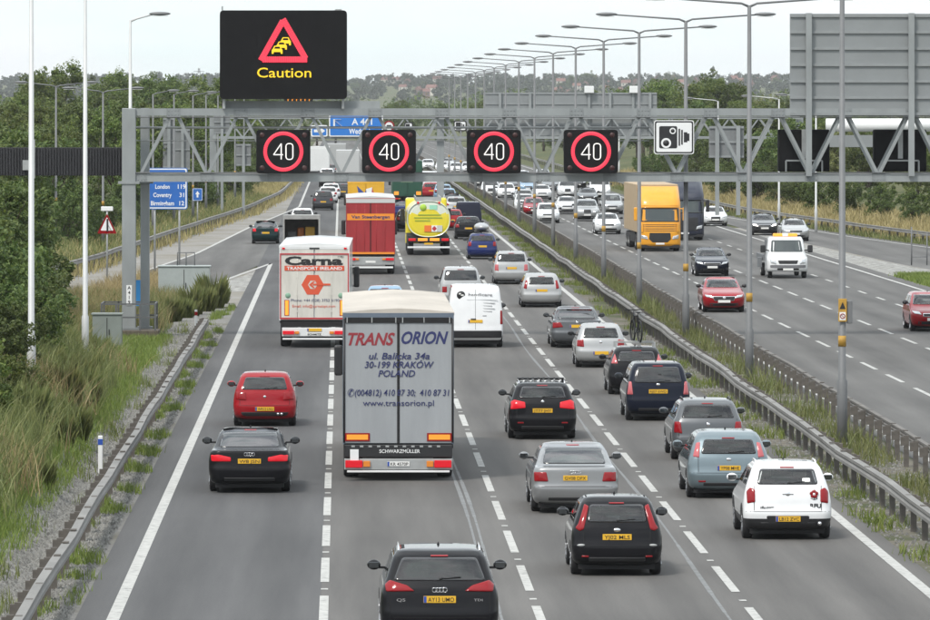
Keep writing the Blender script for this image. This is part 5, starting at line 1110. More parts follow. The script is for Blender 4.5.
# ------------------------------------------------------------------ trees, bushes, grasses
def leaf_mat(name, c1, c2, rnd=.25, tr=.3):
    m = bpy.data.materials.new(name); m.use_nodes = True; MATS[name] = m; t = m.node_tree; p = t.nodes['Principled BSDF']; p.inputs['Roughness'].default_value = .55; p.inputs['Specular IOR Level'].default_value = .35
    g = N(t, 'ShaderNodeNewGeometry'); x = N(t, 'ShaderNodeMixRGB'); x.inputs['Color1'].default_value = (*c1, 1); x.inputs['Color2'].default_value = (*c2, 1); t.links.new(g.outputs['Random Per Island'], x.inputs['Fac'])
    oi = N(t, 'ShaderNodeObjectInfo'); mr = N(t, 'ShaderNodeMapRange'); setin(mr, To_Min=1 - rnd, To_Max=1 + rnd); t.links.new(oi.outputs['Random'], mr.inputs['Value'])
    hu = N(t, 'ShaderNodeMapRange'); setin(hu, To_Min=.485, To_Max=.515); t.links.new(oi.outputs['Random'], hu.inputs['Value'])
    h = N(t, 'ShaderNodeHueSaturation'); t.links.new(x.outputs['Color'], h.inputs['Color']); t.links.new(mr.outputs['Result'], h.inputs['Value']); t.links.new(hu.outputs['Result'], h.inputs['Hue']); t.links.new(h.outputs['Color'], p.inputs['Base Color'])
    tb = N(t, 'ShaderNodeBsdfTranslucent'); t.links.new(h.outputs['Color'], tb.inputs['Color']); mxs = N(t, 'ShaderNodeMixShader'); mxs.inputs[0].default_value = tr
    o = t.nodes['Material Output']; t.links.new(p.outputs[0], mxs.inputs[1]); t.links.new(tb.outputs[0], mxs.inputs[2]); t.links.new(mxs.outputs[0], o.inputs['Surface']); return m
M_LEAF = leaf_mat('leaves_green', (.060, .105, .020), (.170, .205, .048)); M_LEAFD = leaf_mat('leaves_dark', (.048, .085, .020), (.135, .17, .044)); M_LEAFY = leaf_mat('leaves_pale', (.12, .15, .045), (.22, .23, .085))
M_BARK = mat('bark', (.075, .06, .045), .9, noise=.3, nscale=6)
M_GRASS = leaf_mat('grass_green', (.105, .165, .028), (.215, .26, .06), .2, .2); M_DRY = leaf_mat('grass_dry', (.24, .19, .085), (.42, .34, .17), .2, .2); M_WEED = leaf_mat('weeds', (.095, .125, .035), (.215, .225, .085), .2, .25)
def leaf_cloud(rng, centres, radii, n, size, flat=.8):
    """n leaf quads scattered through the shell of ellipsoid clumps"""
    k = rng.integers(0, len(centres), n); dr = rng.normal(size=(n, 3)); dr /= np.linalg.norm(dr, axis=1)[:, None]; rad = rng.uniform(.30, 1., n) ** .5
    c = centres[k] + dr * radii[k] * rad[:, None]
    nrm = dr * .6 + rng.normal(size=(n, 3)) * .7; nrm[:, 2] += .5; nrm /= np.linalg.norm(nrm, axis=1)[:, None]
    a = np.cross(nrm, rng.normal(size=(n, 3))); a /= np.linalg.norm(a, axis=1)[:, None]; b = np.cross(nrm, a)
    s = (size * rng.uniform(.6, 1.3, n))[:, None]; a = a * s; b = b * s * flat
    v = np.stack([c - a, c - b * .55, c + a, c + b * .55], 1).reshape(-1, 3); f = np.arange(4 * n).reshape(-1, 4); return v, f
def tree_meshes(seed, H, R, n, size, trunk_h=.28, lobes=9, wide=0.):
    rng = np.random.default_rng(seed); cs, rs = [], []
    for i in range(lobes):
        z = H * (trunk_h + .08 + (.86 - trunk_h) * rng.uniform(0, 1) ** .8); prof = math.sin(math.pi * min(1, max(.12, (z / H - trunk_h * .5) / (1.12 - trunk_h * .5)))) ** .7
        prof = max(prof, wide * (1.15 - z / H)); a = rng.uniform(0, 2 * math.pi); q = R * prof * rng.uniform(.25, .85); cs.append((q * math.cos(a), q * math.sin(a), z)); r = R * rng.uniform(.28, .52) * (.6 + .4 * prof); rs.append((r, r, r * rng.uniform(.7, 1.1)))
    cs.append((0, 0, H * .93 - R * .2)); rs.append((R * .35, R * .35, H * .12))
    cs, rs = np.array(cs), np.array(rs)
    # every lobe breaks up into smaller sprays
    cc, rr = [], []
    for c, r in zip(cs, rs):
        for j in range(9): d = rng.normal(size=3); d /= np.linalg.norm(d); cc.append(c + d * r * rng.uniform(.45, .95)); rr.append(r * rng.uniform(.22, .45))
    v, f = leaf_cloud(rng, np.array(cc), np.array(rr), n, size); v[:, 2] = np.maximum(v[:, 2], .02)
    crown = fast_mesh('crown', v, f); q = MB(); q.tube([(0, 0, -.3), (.04 * H * rng.uniform(-1, 1) * .4, 0, H * .3), (0, .02 * H, H * .62), (0, 0, H * .9)], [.022 * H + .05, .017 * H + .04, .010 * H + .02, .01], 8)
    for i in range(6):
        c = cs[i]; z0 = H * rng.uniform(.2, .55); q.tube([(0, 0, z0), (c[0] * .55, c[1] * .55, z0 + (c[2] - z0) * .6), tuple(c)], [.010 * H + .02, .006 * H + .015, .008], 6)
    return crown, q.mesh('trunk')
def tree_kind(name, label, cat, ms, seeds, group, **k):
    out = []
    for s in seeds:
        c, t = tree_meshes(s, **k); c.materials.append(ms); t.materials.append(M_BARK); r = thing(name, label, cat, (0, -500, -200), 0, group); link('crown', c, r); link('trunk', t, r); out.append(r)
    return out
PROTOS = []
def grove(protos, places, label=None, group=None):
    """places: (x, d, z, scale, stretch)"""
    for i, (x, d, z, s, st) in enumerate(places):
        p = protos[int(RNG.integers(len(protos)))]; c = copy_tree(p, None, (x, d, z), float(RNG.uniform(0, 6.28)), label, group); c.scale = (s, s, s * st)
def drop(protos):
    for p in protos:
        for c in list(p.children): bpy.data.objects.remove(c)
        bpy.data.objects.remove(p)
G_L = 'trees of the wood left of the slip road'; G_R = 'trees of the wood right of the far carriageway'; G_B = 'bushes on the left bank'; G_F = 'trees at the far end of the road'
big = tree_kind('broadleaf_tree', 'x', 'tree', M_LEAF, (1, 2, 3, 4), G_L, H=9., R=3.9, n=9000, size=.16, trunk_h=.12, lobes=13)
dark = tree_kind('broadleaf_tree', 'x', 'tree', M_LEAFD, (5, 6, 7), G_L, H=9., R=4.2, n=9000, size=.17, trunk_h=.1, lobes=14)
pale = tree_kind('broadleaf_tree', 'x', 'tree', M_LEAFY, (8, 9), G_L, H=8., R=3.4, n=7500, size=.16, trunk_h=.1, lobes=12)
bush = tree_kind('bush', 'x', 'bush', M_LEAFD, (21, 22, 23), G_B, H=3.2, R=2.1, n=9000, size=.085, trunk_h=-.04, lobes=16, wide=.95)
bushl = tree_kind('bush', 'x', 'bush', M_LEAF, (24, 25), G_B, H=2.6, R=1.9, n=8000, size=.08, trunk_h=-.04, lobes=15, wide=.95)
def tuft(seed):
    r = np.random.default_rng(seed); n = 1250; a = r.uniform(0, 6.28, n); q = .42 * r.uniform(0, 1, n) ** .6; h = r.uniform(.55, 1.45, n) * (1 - .5 * (q / .42) ** 2); x, y = q * np.cos(a), q * np.sin(a); ln = r.uniform(.1, .45, n) * h; tx_, ty_ = x + ln * np.cos(a) + r.normal(size=n) * .05, y + ln * np.sin(a) + r.normal(size=n) * .05; w = .017; b = a + 1.57 + r.normal(size=n)
    dx, dy = w * np.cos(b), w * np.sin(b); m1 = np.stack([x * .6 + tx_ * .4, y * .6 + ty_ * .4, h * .6], 1); D = np.stack([dx, dy, 0 * h], 1)
    v = np.stack([np.stack([x, y, 0 * h - .05], 1) - D, np.stack([x, y, 0 * h - .05], 1) + D, m1 + D * 1.5, np.stack([tx_, ty_, h], 1)], 1).reshape(-1, 3); o = link('shrub', fast_mesh('shrub', v, np.arange(4 * n).reshape(-1, 4)), None, M_WEED, (0, -500, -200)); return tag(o, 'x', 'shrub', G_B)
shrub = [tuft(s) for s in (31, 32, 33)]
conif = tree_kind('cypress_tree', 'x', 'tree', M_LEAFD, (41,), G_F, H=14., R=2.4, n=4000, size=.35, trunk_h=.05, lobes=16)
R_ = lambda a, b: float(RNG.uniform(a, b))
# left wood: behind the slip road's barrier, near to far
pl = []
for d in np.arange(300, 640, 13.):
    for row in range(3):
        x = rail_x(d) - 6.5 - row * 7 - R_(0, 5)
        top = ip(d, [300, 400, 520, 640], [6.9, 7.9, 8.5, 9.2]) + row * .3; z = ground_z(x, d); pl.append((x, d + R_(-5, 5), z, max(.55, (top - z) / 9. * R_(.78, 1.08)), R_(.95, 1.1)))
i1 = pl[::2]; i2 = pl[1::2]
grove(big, i1, 'leafy mid green tree of the wood left of the slip road', G_L); grove(dark, i2, 'dark green tree of the wood left of the slip road', G_L)
pl = []
for d in np.arange(640, 1080, 34.):
    for row in range(2): x = rail_x(d) - 7 - row * 14 - R_(0, 9); z = ground_z(x, d); pl.append((x, d + R_(-12, 12), z, R_(.95, 1.25), 1.))
grove(big + dark, pl, 'distant green tree beyond the bend of the left slip road', 'distant trees left of the road')
# left edge: dense bushes and small trees close by
pl = []
for px, d, h in ((-22, 214, 5.6), (-34, 205, 5.2), (-14, 232, 5.6), (-30, 246, 6.4), (-8, 256, 5.8), (-40, 270, 7.4), (-20, 286, 7.6), (-60, 262, 7.6), (-70, 236, 6.4), (-50, 300, 8.), (-90, 290, 8.6)):
    x = (px - VX) * d / F; z = ground_z(x, d); pl.append((x, d, z - .2, (h - z * .6) / 9. * R_(.92, 1.05), 1.05))
grove(dark, pl[::2], 'dense dark green small tree at the left edge behind the pale lamp columns', G_L); grove(big, pl[1::2], 'bright leafy small tree at the left edge behind the pale lamp columns', G_L)
pl = [((px - VX) * d / F, d, ground_z((px - VX) * d / F, d) - .15, s, R_(.9, 1.15)) for px, d, s in ((6, 158, .6), (22, 170, .65), (-10, 150, .6), (30, 184, .7), (36, 200, .8), (0, 184, .85), (-22, 176, 1.), (16, 196, .85), (4, 206, 1.15), (22, 214, .85), (26, 226, .85), (-28, 190, 1.2), (4, 168, .6), (-24, 160, .75), (30, 240, .8), (-8, 200, 1.25), (8, 224, 1.3), (-40, 170, 1.1), (14, 250, 1.2), (-6, 236, 1.5), (24, 262, 1.0))]
grove(bush, pl, 'dark rounded bush on the left bank', G_B)
pl = [((px - VX) * d / F, d, ground_z((px - VX) * d / F, d) - .1, s, R_(.8, 1.2)) for px, d, s in ((44, 176, .5), (40, 188, .55), (18, 152, .45), (-6, 144, .5), (44, 202, .6), (-30, 138, .7), (46, 216, .6), (20, 172, .55), (-4, 156, .55))]
grove(bushl, pl, 'light green bush on the left bank among tall grass', 'light bushes on the left bank')
pl = [((px - VX) * d / F, d, ground_z((px - VX) * d / F, d) - .05, s, st) for px, d, s, st in ((88, 176, .75, 1.1), (78, 168, .8, 1.1), (86, 196, .7, 1.), (62, 158, .9, 1.1), (74, 150, .75, 1.), (84, 164, .8, 1.1), (212, 260, 1.1, 1.1), (204, 256, .95, 1.), (219, 266, .8, .9), (172, 244, .8, 1.1), (184, 248, .75, 1.), (192, 252, .9, 1.1),  (60, 146, .7, .9), (40, 132, .6, .9), (192, 250, .6, 1.), (100, 206, .6, 1.0), (70, 200, .8, 1.), (60, 190, .8, 1.), (50, 168, .8, 1.), (30, 146, .8, 1.))]
grove(shrub, pl, 'bushy dark weed in the tall grass left of the near barrier', 'tall weeds on the left verge')
# undergrowth along the foot of the left wood
pl = [(rail_x(d) - 4.2 - R_(0, 2.2), d, ground_z(rail_x(d) - 4.2, d) - .2, R_(.7, 1.25), R_(.85, 1.15)) for d in np.arange(285, 700, 8.)]
grove(bush, pl, 'bush at the foot of the wood left of the slip road', 'bushes along the left wood')
# right wood
pl = []
for d in np.arange(392, 700, 13.):
    for row in range(2 + (d > 500)): x = srail_x(d) + 7.0 + row * 8.5 + R_(0, 5); z = ground_z(x, d); top = ip(d, [380, 470, 560, 700], [7.4, 7.9, 8.4, 9.0]); pl.append((x, d + R_(-5, 5), z - .2, (top - z) / 9. * R_(.72, 1.05), R_(.95, 1.1)))
grove(dark, pl[::3], 'dark green tree of the wood behind the dry grass bank on the right', G_R); grove(big, pl[1::3], 'mid green tree of the wood behind the dry grass bank on the right', G_R); grove(pale, pl[2::3], 'pale green tree of the wood behind the dry grass bank on the right', G_R)
pl = [(srail_x(d) + 4.6 + R_(-.8, 1.2), d, ground_z(srail_x(d) + 4.6, d) - .2, R_(.7, 1.2), R_(.9, 1.1)) for d in np.arange(400, 700, 15.)]
grove(bush, pl, 'bush along the foot of the right wood above the dry grass', 'bushes along the right wood')
pl = []
for d in np.arange(720, 1120, 34.):
    for row in range(2): x = srail_x(d) + 6 + row * 12 + R_(0, 8); z = ground_z(x, d); pl.append((x, d, z, R_(.85, 1.15), 1.))
grove(big + dark, pl, 'distant green tree right of the far carriageway', 'distant trees right of the road')
# trees that close the road far away
pl = [(-46 + i * 5.6 + R_(-2, 2), 1180 + R_(-40, 60) + (140 if -12 < -46 + i * 5.6 < 34 else 0), 0, R_(.9, 1.15), 1.) for i in range(28)]
grove(dark + big, pl, 'distant dark tree closing the view at the far end of the road', G_F)
# far wooded slope: one mass, with single tall trees and houses standing out of it
M_FAR = leaf_mat('far_leaves', (.022, .045, .016), (.06, .085, .03))
def far_wood(name, label, d0, d1, x0, x1, n, size, hmin, hmax, m):
    rng = np.random.default_rng(int(d0)); cx = rng.uniform(x0, x1, n); cd = rng.uniform(d0, d1, n); h = rng.uniform(hmin, hmax, n)
    cs = np.stack([cx, cd, [ground_z(a, b) for a, b in zip(cx, cd)] + h * .55], 1); rs = np.stack([h * .62, h * .62, h * .55], 1)
    cs2 = np.repeat(cs, 7, 0); rs2 = np.repeat(rs, 7, 0); dd = rng.normal(size=cs2.shape); dd /= np.linalg.norm(dd, axis=1)[:, None]; cs2 = cs2 + dd * rs2 * .8; rs2 = rs2 * rng.uniform(.25, .5, (len(rs2), 1))
    v, f = leaf_cloud(rng, cs2, rs2, n * 170, size); o = link(name, fast_mesh(name, v, f), None, m); o['kind'] = 'stuff'; tag(o, label, 'wood'); return o
far_wood('far_wood', 'hazy wooded slope under the houses on the skyline', 4500, 6600, -520, 640, 1250, 1.5, 5, 11., M_FAR)
far_wood('far_wood', 'hazy band of trees along the left skyline', 1300, 2600, -300, -40, 190, .65, 7, 12., M_LEAF)
far_wood('far_wood', 'pale green wood in the middle distance right of the lamp columns', 1150, 1800, 58, 260, 130, .55, 6, 9., M_LEAFY)
far_wood('far_wood', 'dark green belt of trees beyond the end of the road', 1850, 2900, -30, 190, 150, .75, 7, 11.5, M_LEAFD)
hz = []
for px, py, d, k, lab in ((713, 66, 5300, 'cy', 'tall dark cypress standing out of the skyline above the houses'), (668, 72, 5300, 'b', 'tall round tree on the skyline left of the cypress'), (690, 76, 5300, 'b', 'broad tree on the skyline just left of the cypress'), (590, 72, 5300, 'b', 'tall tree on the skyline behind the second lamp arms'), (571, 75, 5300, 'b', 'dark tree on the skyline left of the tall one'),
                          (92, 74, 2100, 'cy', 'thin tall conifer on the left skyline'), (70, 78, 2100, 'cy', 'short conifer on the left skyline'), (62, 77, 2100, 'cy', 'conifer at the left end of the skyline row'), (120, 79, 2100, 'cy', 'conifer on the left skyline right of the pale column'), (356, 82, 5300, 'b', 'round tree on the skyline right of the message sign'), (422, 81, 5300, 'b', 'round tree on the skyline above the second signal'), (538, 80, 5300, 'b', 'round tree on the skyline left of the grey sign back'), (560, 82, 5300, 'b', 'low tree on the skyline above the grey sign back'), (775, 77, 5300, 'b', 'tree on the skyline left of the big sign back'), (735, 82, 5300, 'b', 'broad tree on the skyline right of the cypress')):
    p = atd(px, py, d); z = ground_z(p.x, d) - 1.0; H = p.z - z; pr = conif[0] if k == 'cy' else dark[len(hz) % 3]; c = copy_tree(pr, None, (p.x, d, z), R_(0, 6), lab, 'single trees on the skyline'); s_ = H / (14. if k == 'cy' else 9.); c.scale = (s_, s_, s_) if k != 'cy' else (s_ * .75, s_ * .75, s_); hz.append(c)
# houses on the slope
M_BRICK = mat('red_brick', (.16, .085, .065), .85, noise=.12, rnd=.2); M_ROOF = mat('roof_tile', (.16, .075, .06), .8, noise=.15, rnd=.25); M_REND = mat('pale_render', (.50, .47, .42), .8, rnd=.15)
def house_meshes(i):
    w, dp, h = ((7, 8, 5.2), (9, 8, 5.2), (6, 9, 5.6))[i]; b = MB().box(-w / 2, w / 2, 0, dp, -2, h); b = b.mesh('wall'); b.materials.append((M_BRICK, M_REND, M_BRICK)[i])
    r = MB(); o = .35; z1 = h + 3.1; v = [(-w / 2 - o, -o, h), (w / 2 + o, -o, h), (w / 2 + o, dp + o, h), (-w / 2 - o, dp + o, h)] + ([(-w / 2 - o, dp / 2, z1), (w / 2 + o, dp / 2, z1)] if i != 2 else [(0, -o, z1), (0, dp + o, z1)])
    r.add(v, [(0, 1, 5, 4), (2, 3, 4, 5), (0, 4, 3), (1, 2, 5), (0, 3, 2, 1)] if i != 2 else [(0, 4, 5, 3), (1, 2, 5, 4), (0, 1, 4), (2, 3, 5), (0, 3, 2, 1)]); r.box(w * .25, w * .25 + .9, dp * .4, dp * .4 + .7, h + 1, z1 + 1.2, 1); r = r.mesh('roof'); r.materials.append(M_ROOF); r.materials.append(M_BRICK)
    wn = MB()
    for x in (-w * .27, w * .27):
        for z in (.9, 3.2): wn.box(x - .75, x + .75, -.05, -.0, z, z + 1.35)
    wn = wn.mesh('window'); wn.materials.append(M_DGLASS); wn.materials[0] = mat('house_window', (.10, .11, .12), .1); return b, r, wn
HP = []
for i in range(3):
    r = thing('house', 'x', 'house', (0, -500, -200)); b, ro, wn = house_meshes(i); link('wall', b, r); link('roof', ro, r); link('window', wn, r); HP.append(r)
G_H = 'houses on the far wooded slope'
for k in range(38):
    px, d = (548 + k * 7.8 + R_(-3, 3), R_(4700, 6100)) if k < 30 else (384 + (k - 30) * 8 + R_(-3, 3), R_(4700, 5900))
    p = atd(px, 100, d); s = R_(.65, .95); kind = int(RNG.integers(3)); z = ground_z(p.x, d) + 1.6; c = copy_tree(HP[kind], None, (p.x, d, z), R_(-.5, .5), ['small red brick house with a tiled ridge roof on the far slope', 'pale rendered house with a red tiled roof on the far slope', 'red brick gable fronted house on the far slope'][kind], G_H); c.scale = (s, s, s)
drop(HP)
# ---- grasses: one object per sort, blades as thin triangles
def blades(name, label, pts, h0, h1, w, m, lean=.35, per=1, cat='grass', seed=3, spread=.18):
    rng = np.random.default_rng(seed); P = np.repeat(np.array(pts, float), per, 0); n = len(P); P[:, :2] += rng.normal(size=(n, 2)) * spread; h = rng.uniform(h0, h1, n); a = rng.uniform(0, 2 * math.pi, n); c, s = np.cos(a), np.sin(a)
    ln = rng.normal(size=(n, 2)) * lean * h[:, None]; b0 = P + np.stack([-c * w, -s * w, 0 * c], 1); b1 = P + np.stack([c * w, s * w, 0 * c], 1); mid = P + np.stack([ln[:, 0] * .4, ln[:, 1] * .4, h * .62], 1); tip = P + np.stack([ln[:, 0], ln[:, 1], h], 1)
    wv = np.stack([c * w, s * w, 0 * c], 1) * .7; v = np.stack([b0, b1, mid + wv, tip, mid - wv], 1).reshape(-1, 3); k = np.arange(n)[:, None] * 5; f = np.concatenate([k + np.array([[0, 1, 2, 4]])]); t = np.concatenate([k + np.array([[4, 2, 3, 3]])])
    me = bpy.data.meshes.new(name); nf = n; me.vertices.add(len(v)); me.vertices.foreach_set('co', v.astype(np.float32).ravel()); li = np.concatenate([np.concatenate([f, t[:, :3]], 1).ravel()]).astype(np.int32); me.loops.add(len(li)); me.loops.foreach_set('vertex_index', li)
    st = np.cumsum(np.tile([4, 3], n)) - np.tile([4, 3], n); me.polygons.add(2 * n); me.polygons.foreach_set('loop_start', st.astype(np.int32)); me.polygons.foreach_set('loop_total', np.tile([4, 3], n).astype(np.int32)); me.update(calc_edges=True)
    o = link(name, me, None, m); o['kind'] = 'stuff'; tag(o, label, cat); return o
rng = np.random.default_rng(5)
from mathutils import noise as mnoise
def field(n, x0, x1, d0, d1, test=None, zf=ground_z, power=1.):
    d = d0 + (d1 - d0) * rng.uniform(0, 1, n) ** power; t = rng.uniform(0, 1, n); out = []
    for u, y in zip(t, d):
        a = x0(y) if callable(x0) else x0; b = x1(y) if callable(x1) else x1; x = a + (b - a) * u
        if b > a and (test is None or test(x, y)): out.append((x, y, zf(x, y)))
    return out
NZ = lambda x, y, s, o=0.: mnoise.noise(Vector((x * s, y * s * .35, o)))
left_edge = lambda y: -8.6 - (y - 95) * .045
gx = lambda y: -6.3 - .3 * NZ(3., y, .3) - (.25 if y > 190 else 0)
clear = lambda x, y: not (198 < y < 230 and x > -9.2) and not (170 < y <= 198 and -8.6 < x and NZ(x, y, .9, 3.) > -.1)
blades('grass', 'short green grass on the bank left of the gravel strip', field(34000, -13.5, gx, 84, 228, lambda x, y: (y < 150 or x > -9.5) and NZ(x, y, .35) > -.6), .08, .30, .008, M_GRASS, per=7, seed=1, spread=.15)
blades('tall_grass', 'tall rank green grass and weeds on the left bank', field(17000, -15.5, lambda y: gx(y) - .6, 116, 262, lambda x, y: NZ(x, y, .3, 5.) > -.3 and clear(x, y)), .35, 1.15, .014, M_WEED, per=7, seed=2, spread=.22)
blades('dry_grass', 'dry straw coloured grass on the left bank and round the gantry foot', field(10000, -14.5, lambda y: gx(y) - .4, 122, 262, lambda x, y: clear(x, y) and (NZ(x, y, .28, 9.) > .12 or (y > 215 and NZ(x, y, .5, 2.) > -.2))), .45, 1.15, .011, M_DRY, per=6, seed=3, spread=.2)
blades('dry_grass', 'bleached dry grass between the slip road and the gantry', field(3600, lambda y: slx(y) + 1.6 if y > 240 else -13, lambda y: min(SR_X(y) - .3, -5.9), 228, 292), .4, 1.1, .014, M_DRY, per=6, seed=4, spread=.2)
blades('grass', 'green tufts between the left barrier and the white edge line', field(5200, -5.35, -4.62, 82, 262, lambda x, y: NZ(x, y, .8, 3.) > .20 - (x + 4.62) * -.25, lambda x, y: -.01), .06, .26, .010, M_GRASS, per=6, seed=6, spread=.07)
blades('grass', 'sparse weeds on the gravel strip', field(1500, -6.5, -5.2, 84, 240, lambda x, y: NZ(x, y, .7, 8.) > .22), .1, .4, .012, M_WEED, per=6, seed=7, spread=.1)
blades('verge_grass', 'mixed grass on the bank below the trees beside the left slip road', field(8000, lambda y: rail_x(y) - 7, lambda y: rail_x(y) - .3, 262, 560), .25, .9, .022, M_WEED, per=3, seed=8, spread=.25)
blades('verge_grass', 'dry grass either side of the left slip road barrier', field(7000, lambda y: rail_x(y) - 4.5, lambda y: rail_x(y) + .55, 262, 700), .2, .75, .022, M_DRY, per=3, seed=9, spread=.25)
blades('median_grass', 'wispy green weeds along the central reservation', field(12000, 11.85, 13.75, 92, 700, lambda x, y: NZ(x, y, .55, 4.) > (.08 if y < 230 else -.2), Z0), .06, .45, .013, M_WEED, per=5, seed=10, spread=.16)
blades('median_grass', 'green grass tufts at the foot of the central barrier beside the edge line', field(6000, 10.95, 11.75, 88, 700, lambda x, y: NZ(x, y, .6, 6.) > .12, Z0), .06, .3, .012, M_GRASS, per=5, seed=11, spread=.1)
blades('median_grass', 'tall thin stalks in the central reservation', field(3600, 12.2, 13.7, 150, 900, lambda x, y: NZ(x, y, .5, 2.) > .05, Z0), .2, .8, .012, M_WEED, per=4, seed=12, spread=.2)
blades('bank_grass', 'blond dry grass covering the bank below the right wood', field(15000, lambda y: srail_x(y) + .3, lambda y: srail_x(y) + 6.5, 300, 720), .35, 1.0, .03, M_DRY, per=3, seed=13, spread=.35)
blades('bank_grass', 'green grass strip between the right barrier and the slip road', field(5000, lambda y: srail_x(y) - .5, lambda y: srail_x(y) + 1.0, 300, 640), .15, .5, .025, M_WEED, per=3, seed=14, spread=.2)
blades('gore_grass', 'green grass wedge on the right between carriageway and slip road', field(12000, lambda y: 29.3 + FX(y), lambda y: ip(y, [225, 290, 330], [42, 33.6, 31.]) - .25, 235, 309), .1, .35, .02, M_GRASS, per=5, seed=15, spread=.15)
# loose stones on the gravel strip
def stones(pts, lo, hi, m):
    P = np.array(pts, float); n = len(P); r_ = np.random.default_rng(4); s = r_.uniform(lo, hi, n)[:, None]; a = r_.uniform(0, 6.28, n)
    off = [np.stack([np.cos(a + k * 2.094), np.sin(a + k * 2.094), 0 * a - .1], 1) * s for k in range(3)] + [np.stack([r_.normal(size=n) * .3, r_.normal(size=n) * .3, r_.uniform(.7, 1.2, n)], 1) * s]
    v = np.stack([P + o for o in off], 1).reshape(-1, 3); k = np.arange(n)[:, None] * 4; f = np.concatenate([k + np.array([[0, 1, 3]]), k + np.array([[1, 2, 3]]), k + np.array([[2, 0, 3]])])
    o = link('stones', fast_mesh('stones', v, f), None, m); o['kind'] = 'stuff'; tag(o, 'loose pale stones on the gravel strip along the left barrier', 'gravel')
stones(field(60000, lambda y: gx(y) - .1, -4.66, 80, 240, None, lambda x, y: max(-.01, ground_z(x, y)), 1.5), .018, .055, leaf_mat('stone', (.085, .083, .077), (.235, .23, .215), .1, 0.))
stones(field(9000, 11.1, 13.8, 90, 230, None, Z0, 1.3), .018, .05, MATS['stone'])
drop(big + dark + pale + bush + bushl + shrub + conif)
# ------------------------------------------------------------------ vehicles
grey_lorry(); white_lorry(); red_lorry(); flag_lorry(); green_lorry(); tipper(); tanker()
P_BLK = paint('black', (.008, .008, .010)); P_NAVY = paint('navy', (.006, .009, .020)); P_SIL = paint('silver', (.25, .255, .26), .5); P_SIL2 = paint('pale_silver', (.40, .405, .405), .4); P_GRY = paint('steel_grey', (.12, .127, .135), .45); P_BGRY = paint('blue_grey', (.165, .215, .24), .45)
P_WHT = paint('white', (.74, .75, .76)); P_RED = paint('red', (.29, .006, .012)); P_DGRN = paint('dark_green', (.008, .024, .026), .2); P_BLU = paint('blue', (.012, .022, .11), .2); P_LBLU = paint('light_blue', (.22, .36, .50), .3); P_CHR = paint('charcoal', (.05, .052, .057), .4)
def tx(root, bvh, s, h, x, z, m, w=None, bold=.02, side='rear'):
    p = cast(bvh, x, z, side); text(s, h, x, p.y + (-.008 if side == 'rear' else .008), z, m, root, side, width=w, bold=bold)
def ex_mini(r, b, i):
    tx(r, b, 'RFU', .085, .56, .70, M_INK, .22, .03); tx(r, b, 'rfu.com', .055, -.42, .67, M_INK, .27, .02)
    p = cast(b, .53, .90, 'rear'); q = MB()
    for k in range(5): a = 2 * math.pi * k / 5 + .3; q.ball((.53 + .05 * math.cos(a), p.y - .01, .93 + .05 * math.sin(a)), (.042, .012, .042), 8, 0)
    q.ball((.53, p.y - .016, .93), (.03, .01, .03), 8, 1); q.bar((.53, p.y - .012, .87), (.53, p.y - .004, .80), .02, .01, 2).bar((.53, p.y - .012, .82), (.60, p.y - .004, .85), .03, .01, 2).bar((.53, p.y - .012, .82), (.46, p.y - .004, .85), .03, .01, 2); q.build('rose_emblem', [M_RED, M_WHITE, M_INK], r)
    patch('plate_recess', b, [(-.40, .33), (.40, .33), (.44, .50), (-.44, .50)], 'rear', M_BLACK, r, off=.003, rnd=.05)
    p = cast(b, 0, .935, 'rear'); MB().box(-.11, .11, p.y - .015, p.y, .925, .945, 0, .004).build('badge_wing', M_CHROME, r); p = cast(b, .64, .36, 'rear'); MB().tube([p + Vector((0, -.05, -.02)), p + Vector((0, .15, -.02))], .04, 10).build('exhaust', M_CHROME, r)
    patch('disc_sticker', b, rects(.30, .46, 1.17, 1.25), 'rear', M_WPLATE, r, off=.012, rnd=.02)
def ex_q5(r, b, i): tx(r, b, 'Q5', .05, -.62, .86, M_CHROME, .14); tx(r, b, 'TDI', .04, .62, .86, M_CHROME, .14)
def ex_rack(r, b, i):
    q = MB(); H = i['H']
    for y in (1.35, 2.2): q.box(-.60, .60, y - .04, y + .04, H + .03, H + .055, 0); q.box(-.60, -.56, y - .04, y + .04, H - .06, H + .04, 0); q.box(.56, .60, y - .04, y + .04, H - .06, H + .04, 0)
    for k in range(9): x = -.56 + k * .14; q.ball((x, 1.3, H + .075), (.06, .10, .022), 8, 0)
    q.build('roof_rack', [M_BLACK, M_STEEL], r); q = MB()
    for k in range(6): q.bar((-.48 + k * .19, 1.18, H - .01), (-.40 + k * .19, 1.34, H + .045), .04, .02)
    q.build('ski_holder', M_WHITE, r)
